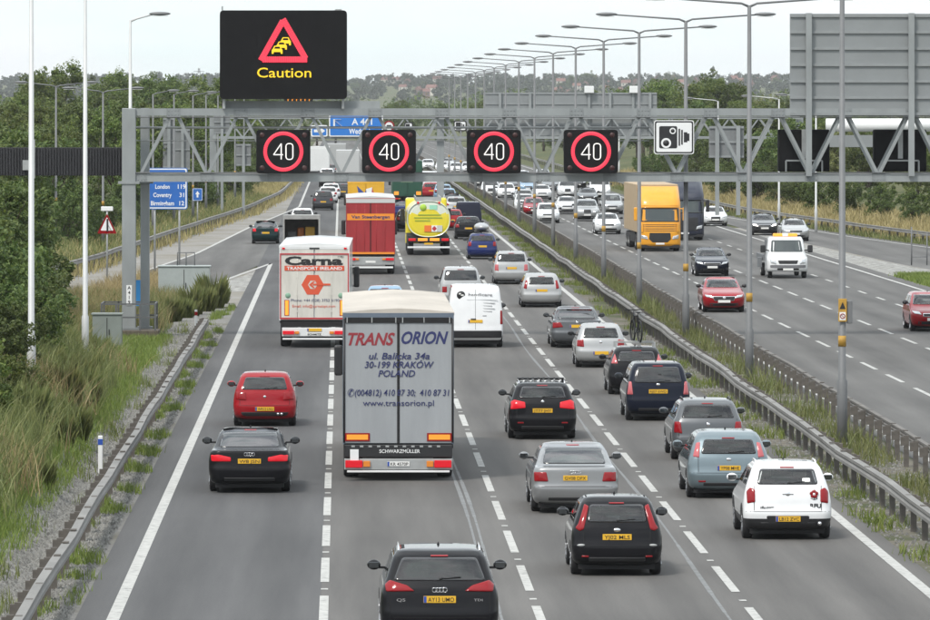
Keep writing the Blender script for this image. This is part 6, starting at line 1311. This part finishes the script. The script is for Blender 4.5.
def ex_bike_bars(r, b, i):
    q = MB(); H = i['H']
    for y in (1.2, 2.1): q.tube([(-.62, y, H + .10), (.62, y, H + .10)], .018, 6); q.box(-.62, -.57, y - .03, y + .03, H - .08, H + .10).box(.57, .62, y - .03, y + .03, H - .08, H + .10)
    q.build('roof_bars', M_STEEL, r)
    # the bicycle rides on the bars and is a thing of its own
    l = r.location; k = thing('bicycle', 'dark bicycle standing upright on the roof bars of a black hatchback', 'bicycle', (l.x + .14, l.y + .55, H + .09), .16); rr = .34
    for y in (0, 1.02):
        w = MB(); w.lathe([(-.024, rr), (-.024, rr - .045), (.024, rr - .045), (.024, rr), (-.024, rr)], (0, y, rr), 'x', 28)
        for j in range(8): a = 2 * math.pi * j / 8; w.tube([(0, y, rr), (0, y + (rr - .03) * math.cos(a), rr + (rr - .03) * math.sin(a))], .004, 4)
        w.build('wheel', M_TYRE, k)
    q = MB(); fr_ = [(0, 0, rr), (0, .42, .30), (0, .30, .80), (0, 0, rr)]; q.tube(fr_, .024, 6).tube([(0, .42, .30), (0, .86, .82), (0, .30, .80)], .026, 6).tube([(0, .86, .90), (0, 1.02, rr)], .024, 6); q.build('frame', paint('bike_dark', (.03, .03, .035)), k)
    MB().box(-.07, .07, .16, .42, .90, .94, 0, .02).tube([(0, .29, .78), (0, .28, .92)], .014, 6).build('saddle', M_BLACK, k); MB().tube([(-.30, .80, .98), (-.27, .88, .99), (0, .86, .97), (.27, .88, .99), (.30, .80, .98)], .018, 6).tube([(0, .86, .85), (0, .86, .98)], .014, 6).build('handlebar', M_BLACK, k)
    MB().lathe([(.02, .0), (.02, .09), (.03, .09)], (0, .42, .30), 'x', 16).bar((.04, .42, .30), (.04, .50, .16), .02).bar((-.04, .42, .30), (-.04, .34, .44), .02).build('crank', M_STEEL, k)
def ex_box(r, b, i):
    l = r.location; H = i['H']; k = thing('roof_box', 'rounded silver roof box strapped on the small blue car', 'roof box', (l.x + .0, l.y + .4, H + .03)); q = MB().ball((0, .95, .30), (.44, 1.1, .26), 16); q.box(-.40, .40, .1, 1.8, .02, .09, 1, .03); q.build('shell', [P_SIL2, M_BLACK], k)
def ex_van(r, b, i):
    y = -.012
    for s in (1, -1): patch('tail_lamp_stack', b, [(s * .90, .85), (s * .995, .85), (s * .98, 1.35), (s * .90, 1.35)][::s], 'rear', M_RED, r, off=.012, rnd=.03)
    patch('door_gap', b, rects(-.006, .006, .66, 2.12), 'rear', M_UNDER, r, off=.0015, rnd=.002); patch('bumper', b, rects(-.96, .96, .36, .62), 'rear', M_BLACK, r, off=.035, rnd=.05)
    patch('handle', b, rects(-.17, .02, 1.0, 1.06), 'rear', M_BLACK, r, off=.02, rnd=.01); patch('handle', b, rects(.26, .4, 1.15, 1.18), 'rear', M_STEEL, r, off=.012, rnd=.01)
    tx(r, b, 'handicare', .11, .18, 1.93, mat('grey_ink', (.16, .16, .17)), .86, .005); p = cast(b, -.52, 1.90, 'rear'); q = MB(); q.lathe([(-.012, .001), (-.012, .15), (.004, .155)], (-.52, p.y, 1.90), 'y', 22, 0); q.ball((-.47, p.y - .014, 1.90), (.06, .006, .03), 8, 1); q.ball((-.56, p.y - .014, 1.95), (.05, .006, .025), 8, 1); q.build('round_emblem', [M_INK, M_WPLATE], r)
    q = MB()
    for k in range(4): p = cast(b, .4, 1.62 - .1 * k, 'rear'); q.box(.12, .70 - .1 * (k % 2), p.y - .006, p.y + .02, 1.60 - .1 * k, 1.635 - .1 * k)
    p = cast(b, 0, 1.72, 'rear'); q.box(-.3, .8, p.y - .004, p.y + .02, 1.735, 1.745); q.build('small_lettering_rows', mat('faint_grey', (.42, .43, .44)), r)
def ex_spoiler(r, b, i):
    H = i['H']; p = cast(b, 0, H - .06, 'rear'); MB().box(-.50, .50, p.y - .05, p.y + .15, H - .075, H - .035, 0, .015).build('spoiler', r.children[0].data.materials[0], r)
A = lambda px, py: (lambda p: Vector((p.x, p.y, 0)))(at(px, py))
# nearest cars, left to right: outlines of the lamps are in metres, seen from behind
car('shiny black four ringed estate car at the bottom edge, driving behind the grey lorry', A(439, 650), P_BLK, 'suv', 1.90, 4.6, 1.64, lights=[[(.40, 1.00), (.86, .99), (.88, 1.10), (.80, 1.17), (.52, 1.09)]], lmat=M_RED, plate_z=.87, ptxt='AY13 UMO', wglass=M_DGLASS, rails=M_CHROME, badge=(1.02, 4), extra=ex_q5, win=(1.16, 1.515, .74, .60), wr=.36)
car('black low saloon car with lit tail lamps in the inside lane', A(250, 491), P_BLK, 'saloon', 1.85, 4.6, 1.41, lights=[[(.42, .73), (.86, .73), (.88, .87), (.70, .88), (.42, .82)]], lmat=M_REDLIT, plate_z=.735, ptxt='W8 JSN', wglass=M_DGLASS, badge=(.89, 4), strip=False, ro=1.0, wr=.34)
def ex_ds3(r, b, i):
    patch('black_valance', b, [(-.60, .30), (.60, .30), (.66, .40), (-.66, .40)], 'rear', M_BLACK, r, off=.008, rnd=.03); p = cast(b, .42, .36, 'rear')
    for x in (.36, .46): MB().tube([(x, p.y - .05, .35), (x, p.y + .1, .35)], .035, 10).build('exhaust', M_CHROME, r)
car('bright red small hatchback in the inside lane ahead of the black saloon', A(265, 425.5), P_RED, 'hatch', 1.72, 3.95, 1.47, lights=[([(.50, .72), (.80, .74), (.79, .95), (.52, .95)], M_RED)], plate_z=.49, ptxt='WR12 LNU', wglass=M_DGLASS, badge=(.82, 1, .045), extra=ex_ds3, wr=.32, win=(1.01, 1.345, .62, .53))
car('black estate car with a rack of ski holders on its roof', A(541.5, 438), P_BLK, 'estate', 1.79, 4.6, 1.49, lights=[[(.45, .84), (.84, .80), (.86, 1.00), (.74, 1.05), (.46, .99)]], lmat=M_REDLIT, plate_z=.77, ptxt='JT77 JHY', reflect=(.50, .66, .43, .47), extra=ex_rack, wiper=True, badge=(1.0, 1, .05), rails=M_CHROME, strip=False, win=(1.09, 1.385, .62, .53))
car('silver saloon car in the third lane ahead of the black hatchback', A(573.5, 511), P_SIL, 'saloon', 1.86, 4.9, 1.45, lights=[[(.58, .70), (.88, .70), (.90, .90), (.62, .90)]], lmat=M_RED, plate_z=.775, ptxt='GV08 DFX', wglass=M_DGLASS, badge=(.90, 4), ro=1.05, wr=.34, strip=False)
def ex_fiesta(r, b, i):
    p = cast(b, .40, .82, 'rear')
    for s in (-1, 1): q = cast(b, s * .63, .58, 'rear'); MB().ball((s * .66, q.y + .02, .585), (.09, .03, .028), 10).build('bumper_corner', M_STEEL, r)
    q = MB()
    for s in (-1, 1): q.tube([cast(b, s * .55, y, 'top') + Vector((0, 0, .004)) for y in (.75, 1.2, 1.7, 2.1)], .014, 6)
    q.build('roof_gutter', M_BLACK, r)
car('black small hatchback with tall red lamp strips beside its rear window', A(615.5, 574), P_BLK, 'hatch', 1.70, 3.92, 1.47, lights=[[(.52, 1.30), (.60, 1.34), (.72, .98), (.78, .90), (.70, .85), (.62, .88)]], lmat=M_RED, plate_z=.74, ptxt='YJ02 MLS', reflect=(.53, .66, .36, .395), badge=(.87, 1, .07), extra=ex_fiesta, win=(1.01, 1.33, .56, .50), wr=.30, strip=False, wide=.54)
car('dark grey saloon car in the fourth lane ahead of the silver hatchback', A(576, 347), P_GRY, 'saloon', 1.86, 4.9, 1.46, lights=[[(.50, .76), (.88, .72), (.90, .92), (.60, .93)]], lmat=M_RED, plate_z=.79, wglass=M_DGLASS, badge=(.92, 1), ro=1.05, far=True)
car('pale silver small hatchback in the fourth lane behind the dark grey saloon', A(600, 367), P_SIL2, 'hatch', 1.67, 3.9, 1.47, lights=[[(.56, .70), (.80, .72), (.79, .93), (.58, .95)]], lmat=M_RED, plate_z=.50, far=True, badge=(.86, 1), win=(1.0, 1.33, .60, .52), seats=M_SEATL)
car('black hatchback with a bicycle on its roof bars in the fourth lane', A(636, 394), P_BLK, 'hatch', 1.72, 4.15, 1.45, lights=[[(.58, .95), (.66, 1.25), (.74, 1.08), (.78, .95)]], lmat=M_PINK, plate_z=.72, extra=ex_bike_bars, far=True, win=(1.0, 1.31, .58, .50))
car('dark navy people carrier with pale red lamps in the fourth lane', A(657, 420), P_NAVY, 'mpv', 1.78, 4.36, 1.62, lights=[[(.70, .74), (.86, .74), (.84, 1.10), (.74, 1.10)]], lmat=M_PINK, plate_z=.83, ptxt='RJ07 EWD', wglass=M_DGLASS, badge=(1.02, 1, .06), strip=False, win=(1.07, 1.50, .66, .57))
car('steel grey estate car in the fourth lane behind the navy people carrier', A(706, 459), P_GRY, 'estate', 1.76, 4.5, 1.50, lights=[[(.64, .68), (.84, .70), (.84, .97), (.68, .97)]], lmat=M_RED, plate_z=.45, ptxt='', wiper=True, rails=M_BLACK, seats=M_SEATL, badge=(.90, 1), win=(1.06, 1.38, .66, .56))
car('blue grey hatchback with high tail lamps in the fourth lane ahead of the white one', A(727, 497), P_BGRY, 'hatch', 1.84, 4.34, 1.49, lights=[[(.66, .92), (.80, .94), (.72, 1.24), (.63, 1.26)]], lmat=M_PINK, plate_z=.69, ptxt='YP08 MHE', reflect=(.52, .68, .37, .41), badge=(.88, 1, .06), win=(1.0, 1.32, .62, .54))
P_WHTR = paint('white', (.74, .75, .76))
car('white chunky hatchback with a red rose emblem on its tailgate, nearest in the fourth lane', A(785.5, 538), P_WHTR, 'hatch', 1.79, 4.1, 1.56, lights=[[(.66, .77), (.82, .74), (.83, .98), (.76, 1.06), (.66, 1.02)]], lmat=M_RED, plate_z=.435, ptxt='LB12 ZVC', clad=.44, extra=ex_mini, win=(1.12, 1.43, .62, .55), badge=(.935, 1), rails=P_WHT, seats=M_SEATL, wr=.335, wide=.50)
car('silver hatchback with tall lamps, left of the barrier bend ahead of the dark grey saloon', A(541, 307), P_SIL2, 'hatch', 1.78, 4.3, 1.48, lights=[[(.64, .80), (.78, .84), (.68, 1.20), (.60, 1.16)]], lmat=M_RED, plate_z=.74, far=True, win=(1.0, 1.32, .56, .5))
car('white people carrier with red side lamps in the fourth lane behind the blue car', A(511, 284), P_SIL2, 'mpv', 1.76, 4.3, 1.62, lights=[[(.62, .66), (.82, .68), (.80, .98), (.64, .98)]], lmat=M_PINK, plate_z=.80, far=True, rails=M_BLACK)
car('small blue car carrying a roof box in the fourth lane', A(482, 259), P_BLU, 'hatch', 1.72, 4.0, 1.47, lights=[[(.62, .75), (.80, .75), (.78, 1.0), (.62, 1.0)]], plate_z=.74, far=True, extra=ex_box)
car('black estate car right of the tanker, behind the dark van', A(468, 239), P_BLK, 'estate', 1.78, 4.5, 1.49, lights=[[(.58, .78), (.84, .78), (.82, 1.0), (.62, 1.0)]], plate_z=.72, far=True)
car('pale silver people carrier just ahead of the white van in the third lane', A(460.5, 308), P_SIL2, 'mpv', 1.84, 4.6, 1.78, plate_z=.8, far=True, wglass=M_DGLASS)
car('white panel van with a round black emblem, right of the grey lorry', A(475, 347), P_WHT, 'van', 2.0, 5.2, 2.27, lights=[], plate_z=.96, ptxt=None, extra=ex_van, wiper=False, brake=False, aerial=False, name='van', cat='van', far=True, wr=.35)
car('light blue car hidden behind the grey lorry, only its roof showing', A(385, 322), P_LBLU, 'hatch', 1.72, 4.2, 1.48, far=True)
car('dark van with a plain navy back between the tanker and the black estate', A(468.5, 229), paint('deep_navy', (.012, .014, .03)), 'van', 1.85, 4.6, 1.95, far=True, name='van', cat='van', brake=False, wiper=False, aerial=False, lights=[])
far_cars = [  # label, px, py, paint, kind, width, lamp material
 ('red car half hidden behind the tanker', 451, 230, P_RED, 'hatch', 1.75), ('silver car beyond the tanker, left of the dark van', 456, 215, P_SIL2, 'hatch', 1.75), ('pale silver car beyond the silver one', 452, 210.5, P_SIL2, 'saloon', 1.78),
 ('pale teal car in the far queue of the fourth lane', 447, 205, P_LBLU, 'hatch', 1.72), ('light blue car in the far queue of the fourth lane', 443, 200, P_LBLU, 'hatch', 1.74), ('dark green car near the head of the far queue', 438, 195.5, P_DGRN, 'estate', 1.76), ('red and silver car in the far queue of the third lane', 431, 198, P_RED, 'hatch', 1.72), ('silver car at the head of the far queue', 433.5, 190.5, P_SIL2, 'saloon', 1.78),
 ('blue car between the red lorry and the tanker', 402, 219, P_BLU, 'saloon', 1.76), ('black car half hidden left of the tanker', 408, 231, P_BLK, 'hatch', 1.74),
 ('dark green saloon car on the left slip road', 265.5, 243.5, P_DGRN, 'saloon', 1.74), ('white car ahead of the grey open backed truck', 302.5, 229, P_WHT, 'hatch', 1.72),
 ('dark silver car in the inside lane beyond the grey truck', 323, 210, P_CHR, 'mpv', 1.76), ('white car ahead of the dark silver one in the inside lane', 328, 203, P_WHT, 'hatch', 1.76), ('second white car farther along the inside lane', 331, 199, P_WHT, 'estate', 1.78), ('dark hatchback left of the yellow box lorry', 343, 199, P_CHR, 'hatch', 1.75), ('black car far along the second lane', 341, 192, P_BLK, 'estate', 1.76), ('black car far along the inside lane', 327, 187, P_BLK, 'saloon', 1.76), ('white car far ahead under the leftmost signal', 327, 181, P_WHT, 'hatch', 1.76), ('silver car at the far end of the inside lane', 330.5, 176, P_SIL, 'hatch', 1.76), ('red car at the far end of the inside lane', 322.5, 174.5, P_RED, 'hatch', 1.74)]
for lab, px, py, pt, kd, w in far_cars: car(lab, A(px, py), pt, kd, w, 4.25, far=True, lights=[[(.58, .78), (.80, .78), (.78, .98), (.60, .98)]], wglass=M_DGLASS if pt in (P_WHT, P_CHR) else None, lmat=M_REDLIT if 'dark green saloon' in lab else M_RED)
car('white van with a plain back at the head of the fourth lane queue', A(429.5, 196), P_WHT, 'van', 2.0, 5.2, 2.4, far=True, name='van', cat='van', brake=False, wiper=False, aerial=False, lights=[])
far_lorry('white box lorry far down the inside lane below the first signal', 319, 180, 2.5, 3.9, M_LWHITE); far_lorry('pale grey box lorry far down the road left of the second signal', 348, 188, 2.5, 4.0, mat('lorry_pale_grey', (.45, .46, .46))); far_lorry('grey box lorry with lettered back far down the road, left of another', 336, 176, 2.5, 4.0, mat('lorry_grey', (.36, .37, .37)))
# ---- oncoming
HLS = [(.46, .66), (.74, .70), (.82, .80), (.56, .78)]
def on(label, px, py, pt, kind='hatch', w=1.76, lit=False, grille=None, badge=None, rz=-.004, **k):
    p = at(px, py); p.y -= .85; return car(label, Vector((p.x, p.y, 0)), pt, kind, w, k.pop('L_', 4.35), facing=True, far=True, hlmat=M_LAMPON if lit else None, hl=HLS if kind != 'saloon' else [(.44, .60), (.76, .66), (.82, .76), (.54, .74)], group=ONC, grille=grille, badge=badge, rz=rz, **k)
on('red saloon car with a round badge in its grille, nearest in the far carriageway', 723, 312, P_RED, 'saloon', 1.78, grille=[(-.42, .50), (.42, .50), (.50, .70), (-.50, .70)], badge=(.61, .075), L_=4.6)
on('red car cut off by the right edge of the picture', 932, 331, P_RED, 'hatch', 1.74)
on('dark blue saloon car ahead of the red saloon', 711.5, 276, P_NAVY, 'saloon', 1.75, L_=4.6)
on('white saloon car joining from the right slip road, farthest of the three there', 715, 226, P_WHT, 'saloon', 1.76, grille=[(-.30, .40), (.30, .40), (.36, .72), (-.36, .72)])
on('dark saloon car with lit headlamps on the right slip road', 764, 235, P_CHR, 'saloon', 1.80, lit=True)
on('silver coupe on the right slip road beside the barrier', 795, 241, P_SIL2, 'saloon', 1.76)
WH = [('white saloon car with black lower intakes, left of the orange lorry', 607.5, 234, P_WHT, 'saloon', 1.80), ('white hatchback beside the central reservation, nearest of the far queue', 548, 223, P_WHT, 'hatch', 1.72), ('silver off road car with a tall chrome grille in the queue', 587, 221, P_SIL2, 'suv', 1.86), ('white saloon car between the silver off road car and the central queue', 567, 214, P_WHT, 'saloon', 1.74), ('pale silver people carrier right of the silver off road car', 612, 214, P_SIL2, 'mpv', 1.76),
      ('red car squeezed in the queue beside the central reservation', 534, 216, P_RED, 'hatch', 1.72), ('white car behind the red one in the queue', 524.5, 212, P_WHT, 'hatch', 1.72), ('silver estate car in the queue beside the central reservation', 524, 206.5, P_SIL2, 'estate', 1.76), ('dark car with a wide black grille in the middle of the queue', 588, 204, P_CHR, 'saloon', 1.78), ('white off road car in the middle lane of the queue', 567.5, 198, P_WHT, 'suv', 1.88),
      ('white low car in the far middle of the queue', 542, 200, P_WHT, 'saloon', 1.76), ('light blue car in the farther queue', 528, 193, P_LBLU, 'hatch', 1.74), ('white hatchback in the farther queue beside the lamp column', 506.5, 199, P_WHT, 'hatch', 1.74), ('white off road car far down the lane beside the central reservation', 490.5, 197.5, P_WHT, 'suv', 1.84), ('grey saloon car far back in the queue', 551, 192, P_GRY, 'saloon', 1.76), ('black car far back in the outer lane', 578, 189, P_BLK, 'hatch', 1.76), ('dark car far back beside the central reservation', 515, 191, P_CHR, 'saloon', 1.76), ('dark grey car far back near the barrier', 477, 187, P_GRY, 'hatch', 1.74),
      ('white car far back under the third signal', 487, 181.5, P_WHT, 'hatch', 1.76), ('white saloon car far back right of the third signal', 523, 183, P_WHT, 'saloon', 1.76), ('silver car very far back in the queue', 543, 182, P_SIL2, 'hatch', 1.76), ('white car very far back between the second and third signals', 456, 174, P_WHT, 'hatch', 1.78), ('white saloon car very far back below the second camera sign', 442, 172.5, P_WHT, 'saloon', 1.78), ('white car at the very back of the queue', 468, 173.5, P_WHT, 'hatch', 1.78), ('pale silver car at the very back of the queue', 448, 168, P_SIL2, 'saloon', 1.78), ('white car left at the very back of the queue', 428, 170, P_WHT, 'hatch', 1.78), ('blue car at the very back of the queue', 511, 172, P_LBLU, 'hatch', 1.74)]
for lab, px, py, pt, kd, w in WH: on(lab, px, py, pt, kd, w, grille=rects(-.5, .5, .52, .74) if 'black grille' in lab else (rects(-.3, .3, .62, .92) if kd == 'suv' else None))
on('white van at the head of the outer lane, left of the orange lorry', 600, 199, P_WHT, 'van', 1.95, L_=5.0, aerial=False, name='van', cat='van')
front_lorry('orange lorry with a tall cab and brown grille in the far carriageway', 659, 251, mat('lorry_orange', (.75, .33, .015), .4, noise=.05, coat=.5), mat('tan_curtain', (.42, .31, .19), .6, noise=.1), 3.9, yellow=True, rz=.012)
front_lorry('dark blue lorry half hidden behind the orange one', 684, 240, mat('lorry_night_blue', (.012, .016, .035), .4, coat=.5), mat('curtain_grey', (.25, .26, .27)), 3.8, rz=.01)
recovery_truck()

# ------------------------------------------------------------------ thin summer haze round the whole place
hz_ = MB().box(-1000, 1000, -120, 7100, -2, 62).build('haze', None); hz_['kind'] = 'stuff'; tag(hz_, 'thin pale summer haze over the motorway, thickening towards the far hills', 'haze')
hm = bpy.data.materials.new('haze'); hm.use_nodes = True; t = hm.node_tree; t.nodes.clear(); pv = N(t, 'ShaderNodeVolumePrincipled'); o_ = N(t, 'ShaderNodeOutputMaterial')
pv.inputs['Color'].default_value = (.95, .975, 1., 1); pv.inputs['Density'].default_value = .00006; pv.inputs['Anisotropy'].default_value = .2; t.links.new(pv.outputs[0], o_.inputs['Volume']); hz_.data.materials.append(hm)
